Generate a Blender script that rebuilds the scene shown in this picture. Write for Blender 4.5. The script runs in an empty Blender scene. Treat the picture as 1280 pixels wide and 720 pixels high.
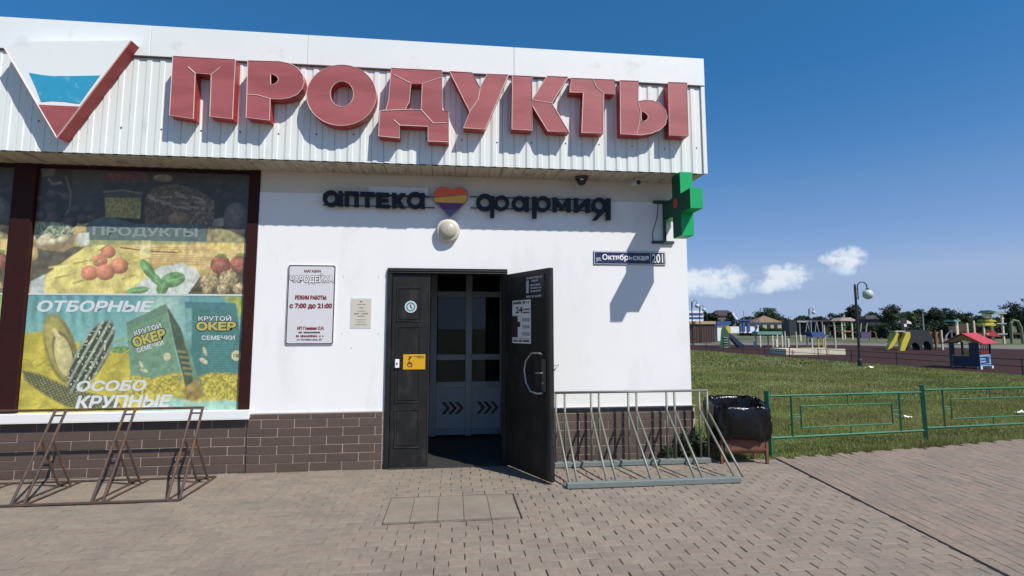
import bpy, math, random
import numpy as np
from mathutils import Vector, Matrix
from mathutils.geometry import tessellate_polygon
random.seed(7); rng = np.random.default_rng(7)
R = math.radians
SC = bpy.context.scene
COL = SC.collection

# ---------------------------------------------------------------- camera
F, YAW, PITCH, ROLL, PX, PY = 674.55, .11769, .10218, -.00134, 646.7, 341.36   # in pixels of the 1280x720 photograph
CAM = np.array([0., -6.113, 1.5])
_f = np.array([math.sin(YAW)*math.cos(PITCH), math.cos(YAW)*math.cos(PITCH), math.sin(PITCH)])
_r = np.array([math.cos(YAW), -math.sin(YAW), 0.]); _u = np.cross(_r, _f)
_c, _s = math.cos(ROLL), math.sin(ROLL)
CR, CU = _r*_c+_u*_s, -_r*_s+_u*_c
def ray(x, y): return _f+(x-PX)/F*CR-(y-PY)/F*CU
def onY(x, y, Y=0.):
    d = ray(x, y); return CAM+d*((Y-CAM[1])/d[1])
def onZ(x, y, Z=0.):
    d = ray(x, y); return CAM+d*((Z-CAM[2])/d[2])
def atD(x, y, depth): return CAM+ray(x, y)*depth
cam = bpy.data.cameras.new('camera'); cam.sensor_width = 36; cam.lens = F/1280*36
cam.shift_x = -(PX-640)/1280; cam.shift_y = -(360-PY)/1280; cam.clip_end = 6000; cam.clip_start = .05
camo = bpy.data.objects.new('camera', cam); COL.objects.link(camo)
camo.matrix_world = Matrix(((CR[0], CU[0], -_f[0], CAM[0]), (CR[1], CU[1], -_f[1], CAM[1]), (CR[2], CU[2], -_f[2], CAM[2]), (0, 0, 0, 1)))
SC.camera = camo

# ---------------------------------------------------------------- sky, sun, exposure
TS = Vector((.86, -1., 1.54))                     # towards the sun
EL = math.atan2(TS.z, math.hypot(TS.x, TS.y)); AZ = math.atan2(TS.x, TS.y)
wd = bpy.data.worlds.new('World'); SC.world = wd; wd.use_nodes = True
nt = wd.node_tree; N = nt.nodes; L = nt.links
bg = N['Background']; bg.inputs[1].default_value = .129
sky = N.new('ShaderNodeTexSky'); sky.sky_type = 'NISHITA'; sky.sun_disc = False
sky.sun_elevation = EL; sky.sun_rotation = AZ; sky.air_density = 1.0; sky.dust_density = .25; sky.ozone_density = 3.5; sky.altitude = 0
SUN = bpy.data.lights.new('sun', 'SUN'); SUN.energy = 3.98; SUN.angle = R(.5); SUN.color = (1, .955, .89)
suno = bpy.data.objects.new('sun', SUN); COL.objects.link(suno); suno.location = (6, -12, 14)
suno.rotation_euler = (-TS).to_track_quat('-Z', 'Y').to_euler()
VS = SC.view_settings; VS.view_transform = 'Standard'; VS.look = 'None'; VS.exposure = .42; VS.gamma = 1; VS.use_curve_mapping = False

SKYV = .85
def wmath(op, a, b=None, c=None, tree=None):
    t = tree or nt
    n = t.nodes.new('ShaderNodeMath'); n.operation = op
    for i, v in enumerate((a, b, c)):
        if v is None: continue
        if isinstance(v, (int, float)): n.inputs[i].default_value = v
        else: t.links.new(v, n.inputs[i])
    return n.outputs[0]
def world_clouds():
    tc = N.new('ShaderNodeTexCoord'); sp = N.new('ShaderNodeSeparateXYZ'); L.new(tc.outputs['Generated'], sp.inputs[0])
    az = wmath('ARCTAN2', sp.outputs[0], sp.outputs[1]); el = wmath('ARCSINE', sp.outputs[2])
    def noise(scale, detail, rough=.55):
        n = N.new('ShaderNodeTexNoise'); n.inputs['Scale'].default_value = scale; n.inputs['Detail'].default_value = detail; n.inputs['Roughness'].default_value = rough
        L.new(tc.outputs['Generated'], n.inputs['Vector']); return n.outputs['Fac']
    n1 = noise(26, 6, .62); n2 = noise(70, 4, .6)
    nn = wmath('ADD', wmath('MULTIPLY', wmath('SUBTRACT', n1, .5), 3.4), wmath('MULTIPLY', wmath('SUBTRACT', n2, .5), 1.2))
    total = None; shade = None
    def dirpx(x, y):
        d = ray(x, y); d = d/np.linalg.norm(d); return math.atan2(d[0], d[1]), math.asin(d[2])
    blobs = [(880, 351, 40, 19), (918, 350, 24, 20), (905, 362, 66, 11), (982, 344, 38, 16), (968, 355, 42, 11), (1055, 325, 30, 17), (1050, 337, 24, 10)]
    B = []
    for x, y, rx, ry in blobs:
        a, e = dirpx(x, y); a1, _ = dirpx(x+rx, y); _, e1 = dirpx(x, y-ry); B.append((a, e, a1-a, e1-e))
    for k in range(13):                       # the same small fair-weather clouds all round the horizon
        a = -2.4+k*.36
        if a > .1: a += .95
        B.append((a, .12+.04*math.sin(k*2.1), .05+.02*math.sin(k*1.7), .019))
    for (a, e, ra, re) in B:
        da = wmath('DIVIDE', wmath('SUBTRACT', az, a), ra); de = wmath('DIVIDE', wmath('SUBTRACT', el, e), re)
        d2 = wmath('ADD', wmath('MULTIPLY', da, da), wmath('MULTIPLY', de, de))
        m = wmath('SUBTRACT', 1.0, d2)
        total = m if total is None else wmath('MAXIMUM', total, m)
        s = wmath('MULTIPLY', de, wmath('GREATER_THAN', m, -1.5))
        shade = s if shade is None else wmath('MAXIMUM', shade, s)
    v = wmath('ADD', total, nn)
    def sstep(val, lo, hi):
        mr = N.new('ShaderNodeMapRange'); mr.interpolation_type = 'SMOOTHSTEP'; mr.inputs[1].default_value = lo; mr.inputs[2].default_value = hi
        L.new(val, mr.inputs[0]); return mr.outputs[0]
    fac = wmath('MULTIPLY', sstep(v, -.15, .95), .80)
    lit = sstep(wmath('ADD', wmath('MULTIPLY', nn, .9), shade), -.7, 1.0)
    cr = N.new('ShaderNodeMix'); cr.data_type = 'RGBA'; L.new(lit, cr.inputs['Factor'])
    cr.inputs['A'].default_value = (2.9, 3.9, 5.0, 1); cr.inputs['B'].default_value = (5.0, 5.3, 5.6, 1)
    sep = N.new('ShaderNodeSeparateColor'); sep.mode = 'HSV'; L.new(sky.outputs[0], sep.inputs[0]); com = N.new('ShaderNodeCombineColor'); com.mode = 'HSV'
    com.inputs[0].default_value = .609                      # the sky's own brightness in the clean, deep blue of the photograph, everywhere alike
    S = sep.outputs[1]
    S2 = wmath('ADD', wmath('MAXIMUM', wmath('MULTIPLY', S, 1.23), .50), wmath('MULTIPLY', wmath('MAXIMUM', wmath('SUBTRACT', S, .62), 0.), 1.1))
    L.new(wmath('MINIMUM', S2, .92), com.inputs[1]); L.new(wmath('MULTIPLY', wmath('POWER', sep.outputs[2], .85), SKYV), com.inputs[2])
    mx = N.new('ShaderNodeMix'); mx.data_type = 'RGBA'; L.new(fac, mx.inputs['Factor']); L.new(com.outputs[0], mx.inputs['A']); L.new(cr.outputs['Result'], mx.inputs['B'])
    L.new(mx.outputs['Result'], bg.inputs[0])
world_clouds()

# ---------------------------------------------------------------- materials
def s2l(c): return tuple((x/255/12.92 if x/255 <= .04045 else ((x/255+.055)/1.055)**2.4) for x in c)
MATS = {}
def mat(name, col, rough=.7, metal=0., var=0., vs=6., col2=None, mixs=3., mixlo=.45, mixhi=.6, bump=0., bs=40., attr=False, spec=.5, coat=0., objrand=0., trans=0., stretch=None):
    if name in MATS: return MATS[name]
    m = bpy.data.materials.new(name); m.use_nodes = True; t = m.node_tree; b = t.nodes['Principled BSDF']
    b.inputs['Roughness'].default_value = rough; b.inputs['Metallic'].default_value = metal; b.inputs['Specular IOR Level'].default_value = spec
    b.inputs['Coat Weight'].default_value = coat; b.inputs['Coat Roughness'].default_value = .12
    g = t.nodes.new('ShaderNodeNewGeometry'); P = g.outputs['Position']
    if stretch:
        mp = t.nodes.new('ShaderNodeMapping'); mp.inputs['Scale'].default_value = stretch; t.links.new(P, mp.inputs['Vector']); P = mp.outputs[0]
    def noise(sc, det=5):
        n = t.nodes.new('ShaderNodeTexNoise'); n.inputs['Scale'].default_value = sc; n.inputs['Detail'].default_value = det; n.inputs['Roughness'].default_value = .6
        t.links.new(P, n.inputs['Vector']); return n.outputs['Fac']
    def mix(a, bb, fac, mode='MIX'):
        x = t.nodes.new('ShaderNodeMix'); x.data_type = 'RGBA'; x.blend_type = mode
        for s, v in (('A', a), ('B', bb)):
            if isinstance(v, tuple): x.inputs[s].default_value = (*v[:3], 1)
            else: t.links.new(v, x.inputs[s])
        if isinstance(fac, (int, float)): x.inputs['Factor'].default_value = fac
        else: t.links.new(fac, x.inputs['Factor'])
        return x.outputs['Result']
    if attr:
        a = t.nodes.new('ShaderNodeAttribute'); a.attribute_name = 'col'; c = a.outputs['Color']
    else:
        rgb = t.nodes.new('ShaderNodeRGB'); rgb.outputs[0].default_value = (*col, 1); c = rgb.outputs[0]
    if col2:
        mr = t.nodes.new('ShaderNodeMapRange'); mr.inputs[1].default_value = mixlo; mr.inputs[2].default_value = mixhi; t.links.new(noise(mixs, 7), mr.inputs[0])
        c = mix(c, col2, mr.outputs[0])
    def scale_by(c, val, amt):
        k = wmath('ADD', 1.0, wmath('MULTIPLY', wmath('SUBTRACT', val, .5, tree=t), amt*2, tree=t), tree=t)
        cx = t.nodes.new('ShaderNodeCombineXYZ')
        for i in range(3): t.links.new(k, cx.inputs[i])
        return mix(c, cx.outputs[0], 1.0, 'MULTIPLY')
    if var: c = scale_by(c, noise(vs), var)
    if objrand:
        oi = t.nodes.new('ShaderNodeObjectInfo'); c = scale_by(c, oi.outputs['Random'], objrand)
    t.links.new(c, b.inputs['Base Color'])
    if trans:
        b.inputs['Subsurface Weight'].default_value = 0
        tr = t.nodes.new('ShaderNodeBsdfTranslucent'); t.links.new(c, tr.inputs['Color']); ms = t.nodes.new('ShaderNodeMixShader'); ms.inputs[0].default_value = trans
        t.links.new(b.outputs[0], ms.inputs[1]); t.links.new(tr.outputs[0], ms.inputs[2]); t.links.new(ms.outputs[0], t.nodes['Material Output'].inputs[0])
    if bump:
        bp = t.nodes.new('ShaderNodeBump'); bp.inputs['Strength'].default_value = bump; bp.inputs['Distance'].default_value = .02
        t.links.new(noise(bs, 6), bp.inputs['Height']); t.links.new(bp.outputs[0], b.inputs['Normal'])
    MATS[name] = m; return m

M = dict(
 plaster=mat('white plaster', (.78, .78, .77), .8, var=.04, vs=1.3, col2=(.68, .675, .655), mixs=2.2, mixlo=.55, mixhi=.80, stretch=(1.4, 1, .55), bump=.03, bs=30),
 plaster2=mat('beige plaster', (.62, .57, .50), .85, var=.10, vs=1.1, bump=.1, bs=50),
 ribbed=mat('white ribbed steel', (.71, .74, .71), .42, var=.07, vs=2.2, col2=(.50, .52, .49), mixs=5, mixlo=.60, mixhi=.78, stretch=(1.5, 1, .35)),
 flash=mat('white flashing steel', (.75, .775, .755), .40, var=.05, vs=1.1, col2=(.58, .6, .58), mixs=3.2, mixlo=.60, mixhi=.80, bump=.10, bs=2.2),
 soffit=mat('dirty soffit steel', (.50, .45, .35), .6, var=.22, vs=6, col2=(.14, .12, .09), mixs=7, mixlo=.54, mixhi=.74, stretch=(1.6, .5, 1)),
 darkgap=mat('dark gap', (.03, .028, .026), .9),
 red=mat('faded red plastic', (.37, .095, .100), .55, var=.12, vs=3, col2=(.30, .072, .074), mixs=2.2, mixlo=.44, mixhi=.60, stretch=(.5, 1, 2.2)),
 redside=mat('red plastic side', (.40, .035, .032), .45, var=.10, vs=5),
 trim=mat('yellowed white trim', (.66, .55, .48), .5, var=.15, vs=30),
 white=mat('white enamel', (.80, .80, .79), .35, var=.04, vs=4),
 blue=mat('faded sky blue print', (.03, .30, .48), .5, var=.12, vs=9, col2=(.18, .45, .58), mixs=14, mixlo=.58, mixhi=.72),
 signdark=mat('dark blue grey letters', (.010, .016, .024), .6, spec=.3, var=.15, vs=10),
 brick=mat('brown clinker brick', (.105, .062, .052), .62, attr=True, var=.22, vs=22, bump=.25, bs=120),
 mortar=mat('grey mortar', (.44, .35, .28), .9, var=.25, vs=9),
 brown=mat('dark brown enamel', (.030, .0075, .0065), .65, spec=.2, var=.25, vs=5),
 sill=mat('white sill steel', (.76, .78, .77), .35, var=.04, vs=3),
 door=mat('black door steel', (.013, .013, .0135), .55, spec=.3, var=.45, vs=9, col2=(.030, .029, .028), mixs=9, mixlo=.52, mixhi=.78, stretch=(1, 1, .5)),
 dooredge=mat('worn door edge', (.030, .028, .026), .5, metal=.3, var=.3, vs=14),
 alu=mat('grey blue aluminium', (.30, .32, .325), .4, metal=.2, var=.10, vs=4),
 alupanel=mat('blue grey panel', (.43, .45, .45), .5, var=.10, vs=4),
 chrome=mat('brushed chrome', (.40, .40, .39), .38, metal=1.),
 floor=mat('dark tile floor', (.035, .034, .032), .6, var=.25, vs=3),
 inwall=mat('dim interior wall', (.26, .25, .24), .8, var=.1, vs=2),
 dust=mat('pale dusty joint', (.235, .20, .16), .95, var=.4, vs=9, col2=(.13, .105, .085), mixs=1.3, mixlo=.50, mixhi=.62),
 paver=mat('concrete paver', (.2, .15, .13), .88, attr=True, var=.34, vs=19, col2=(.185, .158, .128), mixs=2.3, mixlo=.46, mixhi=.72, bump=.5, bs=95),
 sand=mat('sandy joint', (.19, .155, .12), .95, var=.5, vs=7, col2=(.07, .055, .045), mixs=2.2, mixlo=.44, mixhi=.58),
 slab=mat('cement slab', (.230, .200, .155), .9, var=.22, vs=9, col2=(.185, .155, .12), mixs=2.6, mixlo=.42, mixhi=.72, bump=.3, bs=60),
 galv=mat('grey painted steel', (.19, .20, .165), .5, metal=.2, var=.22, vs=12, col2=(.20, .13, .085), mixs=16, mixlo=.62, mixhi=.74),
 railgrey=mat('weathered grey rail', (.15, .175, .165), .65, var=.18, vs=9, col2=(.20, .15, .11), mixs=11, mixlo=.60, mixhi=.74),
 rust=mat('dark rusty bar', (.060, .040, .032), .75, var=.35, vs=18, col2=(.13, .055, .025), mixs=9, mixlo=.48, mixhi=.68),
 rustbin=mat('rusty red bin', (.17, .065, .04), .75, var=.30, vs=14, col2=(.09, .04, .028), mixs=8, mixlo=.45, mixhi=.62),
 bag=mat('black plastic film', (.004, .004, .0045), .20, spec=.38, bump=.55, bs=9),
 green=mat('green enamel', (.012, .125, .058), .5, var=.25, vs=12, col2=(.02, .07, .04), mixs=10, mixlo=.60, mixhi=.76),
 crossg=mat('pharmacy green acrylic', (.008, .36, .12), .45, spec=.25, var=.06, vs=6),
 cross_shade=mat('shade-darkened cross green', (.006, .075, .036), .5, spec=.25, var=.15, vs=7),  # same green darkened, shade of the cross's broad faces put into the colour
 iron=mat('black iron', (.016, .017, .019), .5, var=.2, vs=6),
 globe=mat('milky globe', (.50, .55, .48), .2, var=.06, vs=10),
 grass=mat('grass blades', (.1, .12, .04), .75, attr=True, trans=.35, spec=.2),
 lawn=mat('lawn soil', (.10, .12, .045), .95, var=.35, vs=3.5, col2=(.125, .112, .05), mixs=.9, mixlo=.42, mixhi=.66, bump=.6, bs=22),
 field=mat('far ground', (.075, .090, .036), .95, var=.35, vs=.15, col2=(.11, .11, .055), mixs=.05, mixlo=.4, mixhi=.6),
 rubber=mat('brown rubber floor', (.040, .018, .0145), .9, spec=.15, var=.18, vs=1.2),
 path=mat('grey path', (.15, .138, .11), .9, var=.2, vs=.6),
 leaf=mat('leaves', (.05, .08, .03), .65, attr=True, trans=.18, spec=.25),
 bark=mat('bark', (.07, .055, .04), .9, var=.3, vs=5),
 paper=mat('paper', (.70, .69, .64), .7, var=.05, vs=20),
 cream=mat('cream paint', (.62, .56, .42), .6, var=.18, vs=6),
 navy=mat('navy sign', (.014, .022, .085), .4),
 ink=mat('black ink', (.02, .018, .018), .6),
 maroon=mat('maroon ink', (.20, .018, .03), .6),
 print=mat('printed film', (.5, .5, .5), .32, attr=True, spec=.5),
)
def flat(name, col, rough=.55, var=.16, vs=5): return mat(name, col, rough, var=var, vs=vs)

# ---------------------------------------------------------------- mesh helpers
class MB:
    def __init__(s): s.v = []; s.f = []; s.c = []; s.m = []; s.mi = 0; s.smooth = False
    def add(s, vs, fs, col=None):
        o = len(s.v); s.v += [tuple(p) for p in vs]; s.f += [tuple(i+o for i in f) for f in fs]; s.m += [s.mi]*len(fs)
        s.c += [col or (1, 1, 1)]*len(vs); return s
    def box(s, a, b, bev=0., col=None, skip=()):
        (x0, y0, z0), (x1, y1, z1) = a, b
        if bev:
            e = bev; vs = []
            for z, i in ((z0, 0), (z1, 0)):
                pass
            # chamfered box: 24 vertices
            X = (x0, x1); Y = (y0, y1); Z = (z0, z1); idx = {}; vs = []
            for i in (0, 1):
                for j in (0, 1):
                    for k in (0, 1):
                        sx, sy, sz = (1-2*i)*e, (1-2*j)*e, (1-2*k)*e
                        for ax, p in enumerate(((X[i], Y[j]+sy, Z[k]+sz), (X[i]+sx, Y[j], Z[k]+sz), (X[i]+sx, Y[j]+sy, Z[k]))):
                            idx[i, j, k, ax] = len(vs); vs.append(p)
            g = lambda i, j, k, a: idx[i, j, k, a]
            fs = []
            for i in (0, 1):
                q = [g(i, 0, 0, 0), g(i, 1, 0, 0), g(i, 1, 1, 0), g(i, 0, 1, 0)]; fs.append(q if i else q[::-1])
                q = [g(0, i, 0, 1), g(0, i, 1, 1), g(1, i, 1, 1), g(1, i, 0, 1)]; fs.append(q if i else q[::-1])
                q = [g(0, 0, i, 2), g(1, 0, i, 2), g(1, 1, i, 2), g(0, 1, i, 2)]; fs.append(q if i else q[::-1])
            for i in (0, 1):
                for j in (0, 1):
                    fs.append([g(i, j, 0, 0), g(i, j, 1, 0), g(i, j, 1, 1), g(i, j, 0, 1)])
                    fs.append([g(i, 0, j, 0), g(i, 1, j, 0), g(i, 1, j, 2), g(i, 0, j, 2)])
                    fs.append([g(0, i, j, 1), g(1, i, j, 1), g(1, i, j, 2), g(0, i, j, 2)])
                    for k in (0, 1): fs.append([g(i, j, k, 0), g(i, j, k, 1), g(i, j, k, 2)])
            return s.add(vs, fs, col)
        vs = [(x, y, z) for x in (x0, x1) for y in (y0, y1) for z in (z0, z1)]
        fs = [(0, 1, 3, 2), (4, 6, 7, 5), (0, 4, 5, 1), (2, 3, 7, 6), (0, 2, 6, 4), (1, 5, 7, 3)]
        return s.add(vs, [f for i, f in enumerate(fs) if i not in skip], col)
    def tube(s, pts, r, n=8, closed=False, caps=True):
        P = [Vector(p) for p in pts]; m = len(P); rr = r if hasattr(r, '__len__') else [r]*m; rings = []; up = None
        for i, p in enumerate(P):
            a = P[i-1] if (i or closed) else p; b = P[(i+1) % m] if (i < m-1 or closed) else p
            d = (b-a).normalized() if (b-a).length > 1e-9 else Vector((0, 0, 1))
            if up is None: up = d.orthogonal().normalized()
            up = up-d*up.dot(d); up = up.normalized() if up.length > 1e-6 else d.orthogonal().normalized(); sd = d.cross(up)
            k = 1.
            if 0 < i < m-1 or closed:
                c = max(.35, math.sqrt(max(0., (1+(p-a).normalized().dot((b-p).normalized()))/2))); k = 1/c
            rings.append([p+(up*math.cos(2*math.pi*(j+.5)/n)+sd*math.sin(2*math.pi*(j+.5)/n))*rr[i]*(k if n <= 4 else 1) for j in range(n)])
        vs = [q for g in rings for q in g]; fs = []
        for i in range(m if closed else m-1):
            for j in range(n):
                i2 = (i+1) % m; fs.append((i*n+j, i*n+(j+1) % n, i2*n+(j+1) % n, i2*n+j))
        if caps and not closed: fs += [tuple(range(n))[::-1], tuple((m-1)*n+j for j in range(n))]
        return s.add(vs, fs)
    def lathe(s, prof, c=(0, 0, 0), n=24, axis='z'):
        vs = []
        for r, h in prof:
            for j in range(n):
                a = 2*math.pi*j/n; x, y = r*math.cos(a), r*math.sin(a)
                p = (x, y, h) if axis == 'z' else (x, -h, y)
                vs.append((p[0]+c[0], p[1]+c[1], p[2]+c[2]))
        fs = [(i*n+j, i*n+(j+1) % n, (i+1)*n+(j+1) % n, (i+1)*n+j) for i in range(len(prof)-1) for j in range(n)]
        return s.add(vs, fs)
    def sphere(s, c, r, n=16, sc=(1, 1, 1)):
        k = n//2; pr = [(max(1e-4, math.sin(math.pi*i/k)), -math.cos(math.pi*i/k)) for i in range(k+1)]; o = len(s.v)
        s.lathe(pr, (0, 0, 0), n)
        for i in range(o, len(s.v)):
            x, y, z = s.v[i]; s.v[i] = (c[0]+x*r*sc[0], c[1]+y*r*sc[1], c[2]+z*r*sc[2])
        return s
    def prism(s, poly, y0, y1, holes=(), side=None, back=True):
        """outline in (x,z), front cap at y0 (towards the street), back at y1; side = material index of the side walls"""
        loops = [poly]+list(holes); flatp = [p for l in loops for p in l]
        tri = tessellate_polygon([[Vector((p[0], p[1], 0)) for p in l] for l in loops])
        n = len(flatp); vs = [(p[0], y0, p[1]) for p in flatp]
        def nrm(t, sgn):
            a, b, c = (flatp[i] for i in t); cr = (b[0]-a[0])*(c[1]-a[1])-(b[1]-a[1])*(c[0]-a[0])
            return t if cr*sgn > 0 else t[::-1]
        s.add(vs, [nrm(t, 1) for t in tri])
        if back: s.add([(p[0], y1, p[1]) for p in flatp], [nrm(t, -1) for t in tri])
        old = s.mi
        if side is not None: s.mi = side
        for li, l in enumerate(loops):
            ar = sum(l[i][0]*l[(i+1) % len(l)][1]-l[(i+1) % len(l)][0]*l[i][1] for i in range(len(l)))
            q = list(l) if (ar > 0) == (li == 0) else list(l)[::-1]; k = len(q)
            s.add([(p[0], y0, p[1]) for p in q]+[(p[0], y1, p[1]) for p in q], [(i, i+k, (i+1) % k+k, (i+1) % k) for i in range(k)])
        s.mi = old; return s
    def xf(s, fn): s.v = [tuple(fn(*p)) for p in s.v]; return s
    def mesh(s, name, mats, smooth=False, color=False):
        me = bpy.data.meshes.new(name); me.from_pydata(s.v, [], s.f)
        for m in (mats if isinstance(mats, (list, tuple)) else [mats]): me.materials.append(m)
        if any(s.m): me.polygons.foreach_set('material_index', s.m)
        if color:
            a = me.color_attributes.new('col', 'FLOAT_COLOR', 'POINT'); a.data.foreach_set('color', [x for c in s.c for x in (*c, 1.)])
        if smooth: me.polygons.foreach_set('use_smooth', [True]*len(s.f))
        me.update(); return me
def npmesh(name, v, f, m, col=None, smooth=False):
    me = bpy.data.meshes.new(name); v = np.asarray(v, np.float32); f = np.asarray(f, np.int32); k = f.shape[1]
    me.vertices.add(len(v)); me.vertices.foreach_set('co', v.ravel())
    me.loops.add(f.size); me.loops.foreach_set('vertex_index', f.ravel())
    me.polygons.add(len(f)); me.polygons.foreach_set('loop_start', np.arange(0, f.size, k, dtype=np.int32))
    if smooth: me.polygons.foreach_set('use_smooth', np.ones(len(f), bool))
    me.update(calc_edges=True); me.materials.append(m)
    if col is not None:
        a = me.color_attributes.new('col', 'FLOAT_COLOR', 'POINT')
        c = np.ones((len(v), 4), np.float32); c[:, :3] = col; a.data.foreach_set('color', c.ravel())
    me.validate(); return me
WL = {}                                            # where each object's own origin stands
def tag(o, label=None, cat=None, group=None, kind=None):
    for k, v in (('label', label), ('category', cat), ('group', group), ('kind', kind)):
        if v: o[k] = v
    return o
def empty(name, loc, label, cat, group=None):
    o = bpy.data.objects.new(name, None); o.empty_display_size = .1; COL.objects.link(o); o.location = loc; WL[o] = Vector(loc)
    return tag(o, label, cat, group)
def obj(name, mb, mats, parent=None, smooth=False, color=False, label=None, cat=None, group=None, kind=None):
    me = mb.mesh(name, mats, smooth, color) if isinstance(mb, MB) else mb
    o = bpy.data.objects.new(name, me); COL.objects.link(o)
    if parent is not None:
        o.parent = parent; w = WL[parent]
    else:
        n = len(me.vertices); a = np.empty(n*3, np.float32); me.vertices.foreach_get('co', a); a = a.reshape(-1, 3)
        lo, hi = a.min(0), a.max(0); w = Vector((float(lo[0]+hi[0])/2, float(lo[1]+hi[1])/2, float(lo[2]))); o.location = w
    WL[o] = w
    if w.length: me.transform(Matrix.Translation(-w))
    return tag(o, label, cat, group, kind)
def copy_tree(o, parent=None):
    c = o.copy(); COL.objects.link(c); c.parent = parent
    for ch in list(o.children): copy_tree(ch, c)
    return c
def text_mb(body, box, fn, bold=.0, shear=0., fit=True):
    """flat lettering fitted in box (u0,v0,u1,v1), v upwards; fn(u,v) -> world point"""
    cu = bpy.data.curves.new('t', 'FONT'); cu.body = body; cu.size = 1; cu.shear = shear; cu.resolution_u = 3
    to = bpy.data.objects.new('t', cu); me = bpy.data.meshes.new_from_object(to)
    vs = [v.co.copy() for v in me.vertices]; fs = [tuple(p.vertices) for p in me.polygons]
    bpy.data.objects.remove(to); bpy.data.curves.remove(cu); bpy.data.meshes.remove(me)
    x0 = min(v.x for v in vs); x1 = max(v.x for v in vs); y0 = min(v.y for v in vs); y1 = max(v.y for v in vs)
    u0, v0, u1, v1 = box; sx = (u1-u0)/(x1-x0); sy = (v1-v0)/(y1-y0)
    m = MB(); e = .01*(u1-u0); a = Vector(fn(u0, v0)); nn = (Vector(fn(u0+e, v0))-a).cross(Vector(fn(u0, v0+e))-a).normalized()
    b = bold; sh = [(0, 0)] if not b else [(0, 0), (b, 0), (-b, 0), (0, b), (0, -b), (b*.7, b*.7), (-b*.7, b*.7), (b*.7, -b*.7), (-b*.7, -b*.7)]
    kx = (u1-u0)/((x1-x0)+2*b); ky = (v1-v0)/((y1-y0)+2*b)
    for i, (dx, dy) in enumerate(sh): m.add([tuple(Vector(fn(u0+(v.x-x0+b+dx)*kx, v0+(v.y-y0+b+dy)*ky))+nn*(.00004*i)) for v in vs], fs)
    return m
def marks_mb(box, fn):
    """a line of print too small to read: short strokes of uneven length"""
    u0, v0, u1, v1 = box; m = MB(); u = u0; h = v1-v0
    while u < u1-h*.3:
        w = min(h*random.uniform(.5, .95), u1-u); a = random.uniform(0, .25)*h
        m.add([fn(u, v0), fn(u+w*.8, v0), fn(u+w*.8, v1-a), fn(u, v1-a)], [(0, 1, 2, 3)]); u += w*(1.0 if random.random() < .85 else 1.9)
    return m
def merge(*ms):
    r = MB()
    for m in ms:
        o = len(r.v); r.v += m.v; r.c += m.c; r.f += [tuple(i+o for i in f) for f in m.f]; r.m += m.m
    return r

# ================================================================ ground
def sheet(name, poly, z, m, kind='structure', parent=None, thick=0.):
    b = MB()
    tri = tessellate_polygon([[Vector((p[0], p[1], 0)) for p in poly]])
    def up(t):
        a, c, d = (poly[i] for i in t); return t if (c[0]-a[0])*(d[1]-a[1])-(c[1]-a[1])*(d[0]-a[0]) > 0 else t[::-1]
    b.add([(p[0], p[1], z) for p in poly], [up(t) for t in tri])
    return obj(name, b, m, parent, kind=kind)
sheet('ground', [(-1500, -1500), (1500, -1500), (1500, 1500), (-1500, 1500)], -.065, M['field'])
EDGE = [(3.0, .0), (3.728, -.03), (6.054, .322), (7.841, .64), (14, 1.75), (30, 4.6)]       # where the paving meets the grass
def edge_y(x):
    for (a, b), (c, d) in zip(EDGE, EDGE[1:]):
        if x <= c: return b+(d-b)*(x-a)/(c-a)
    return EDGE[-1][1]
pavement = sheet('pavement', [(-16, -16), (30, -16)]+EDGE[::-1]+[(2.8, .3), (-16, .3)], -.014, M['sand'])
RUB = [(16.0, 41.), (16.65, 30.5), (17.77, 16.4), (18.18, 9.4), (18.6, 2.)]
sheet('lawn', EDGE+[(30, 10.)]+[(19.0, 4.)]+RUB[-2::-1]+[(-20, 41), (-20, 11.3), (2.85, 11.3), (2.85, .3)], -.030, M['lawn'])
sheet('rubber_floor', RUB+[(60, 2.), (60, 24.), (39.9, 28.4), (35.1, 38.8), (21.5, 41.)], -.022, M['rubber'])
sheet('path', [(16.0, 41.05), (21.5, 41.05), (35.1, 38.85), (39.9, 28.45), (60, 24.05), (70, 31.), (46, 37), (39, 47), (16, 49)], -.026, M['path'])

def seam_x(y): return 3.735+.1233*y
def paver_mb(cx, cy, lx, ly, ang, z, tilt, col):
    b = MB(); h = .035; e = .0016 if ang > 1 else (.004 if cx > -.8 else .0028)
    ca, sa = math.cos(ang), math.sin(ang)
    def P(u, v, w): return (cx+u*ca-v*sa, cy+u*sa+v*ca, z+w+u*tilt[0]+v*tilt[1])
    q = lambda a, w: [P(-lx/2+a, -ly/2+a, w), P(lx/2-a, -ly/2+a, w), P(lx/2-a, ly/2-a, w), P(-lx/2+a, ly/2-a, w)]
    vs = q(e, 0)+q(0, -e)+q(0, -h); fs = [(0, 1, 2, 3)]
    for i in range(4):
        j = (i+1) % 4; fs += [(i+4, j+4, j, i), (i+8, j+8, j+4, i+4)]
    return b.add(vs, fs, col)
MATR = (-.545, -1.65, .555, -1.04)                                # the cement slabs in front of the door
PAV = []
def pcol(bright=1.):
    k = bright*random.uniform(.92, 1.07); w = random.random()
    base = (.246, .201, .156) if w < .62 else ((.254, .197, .154) if w < .82 else (.234, .196, .155))
    return tuple(c*k for c in base)
row = 0; y = -.055
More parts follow.
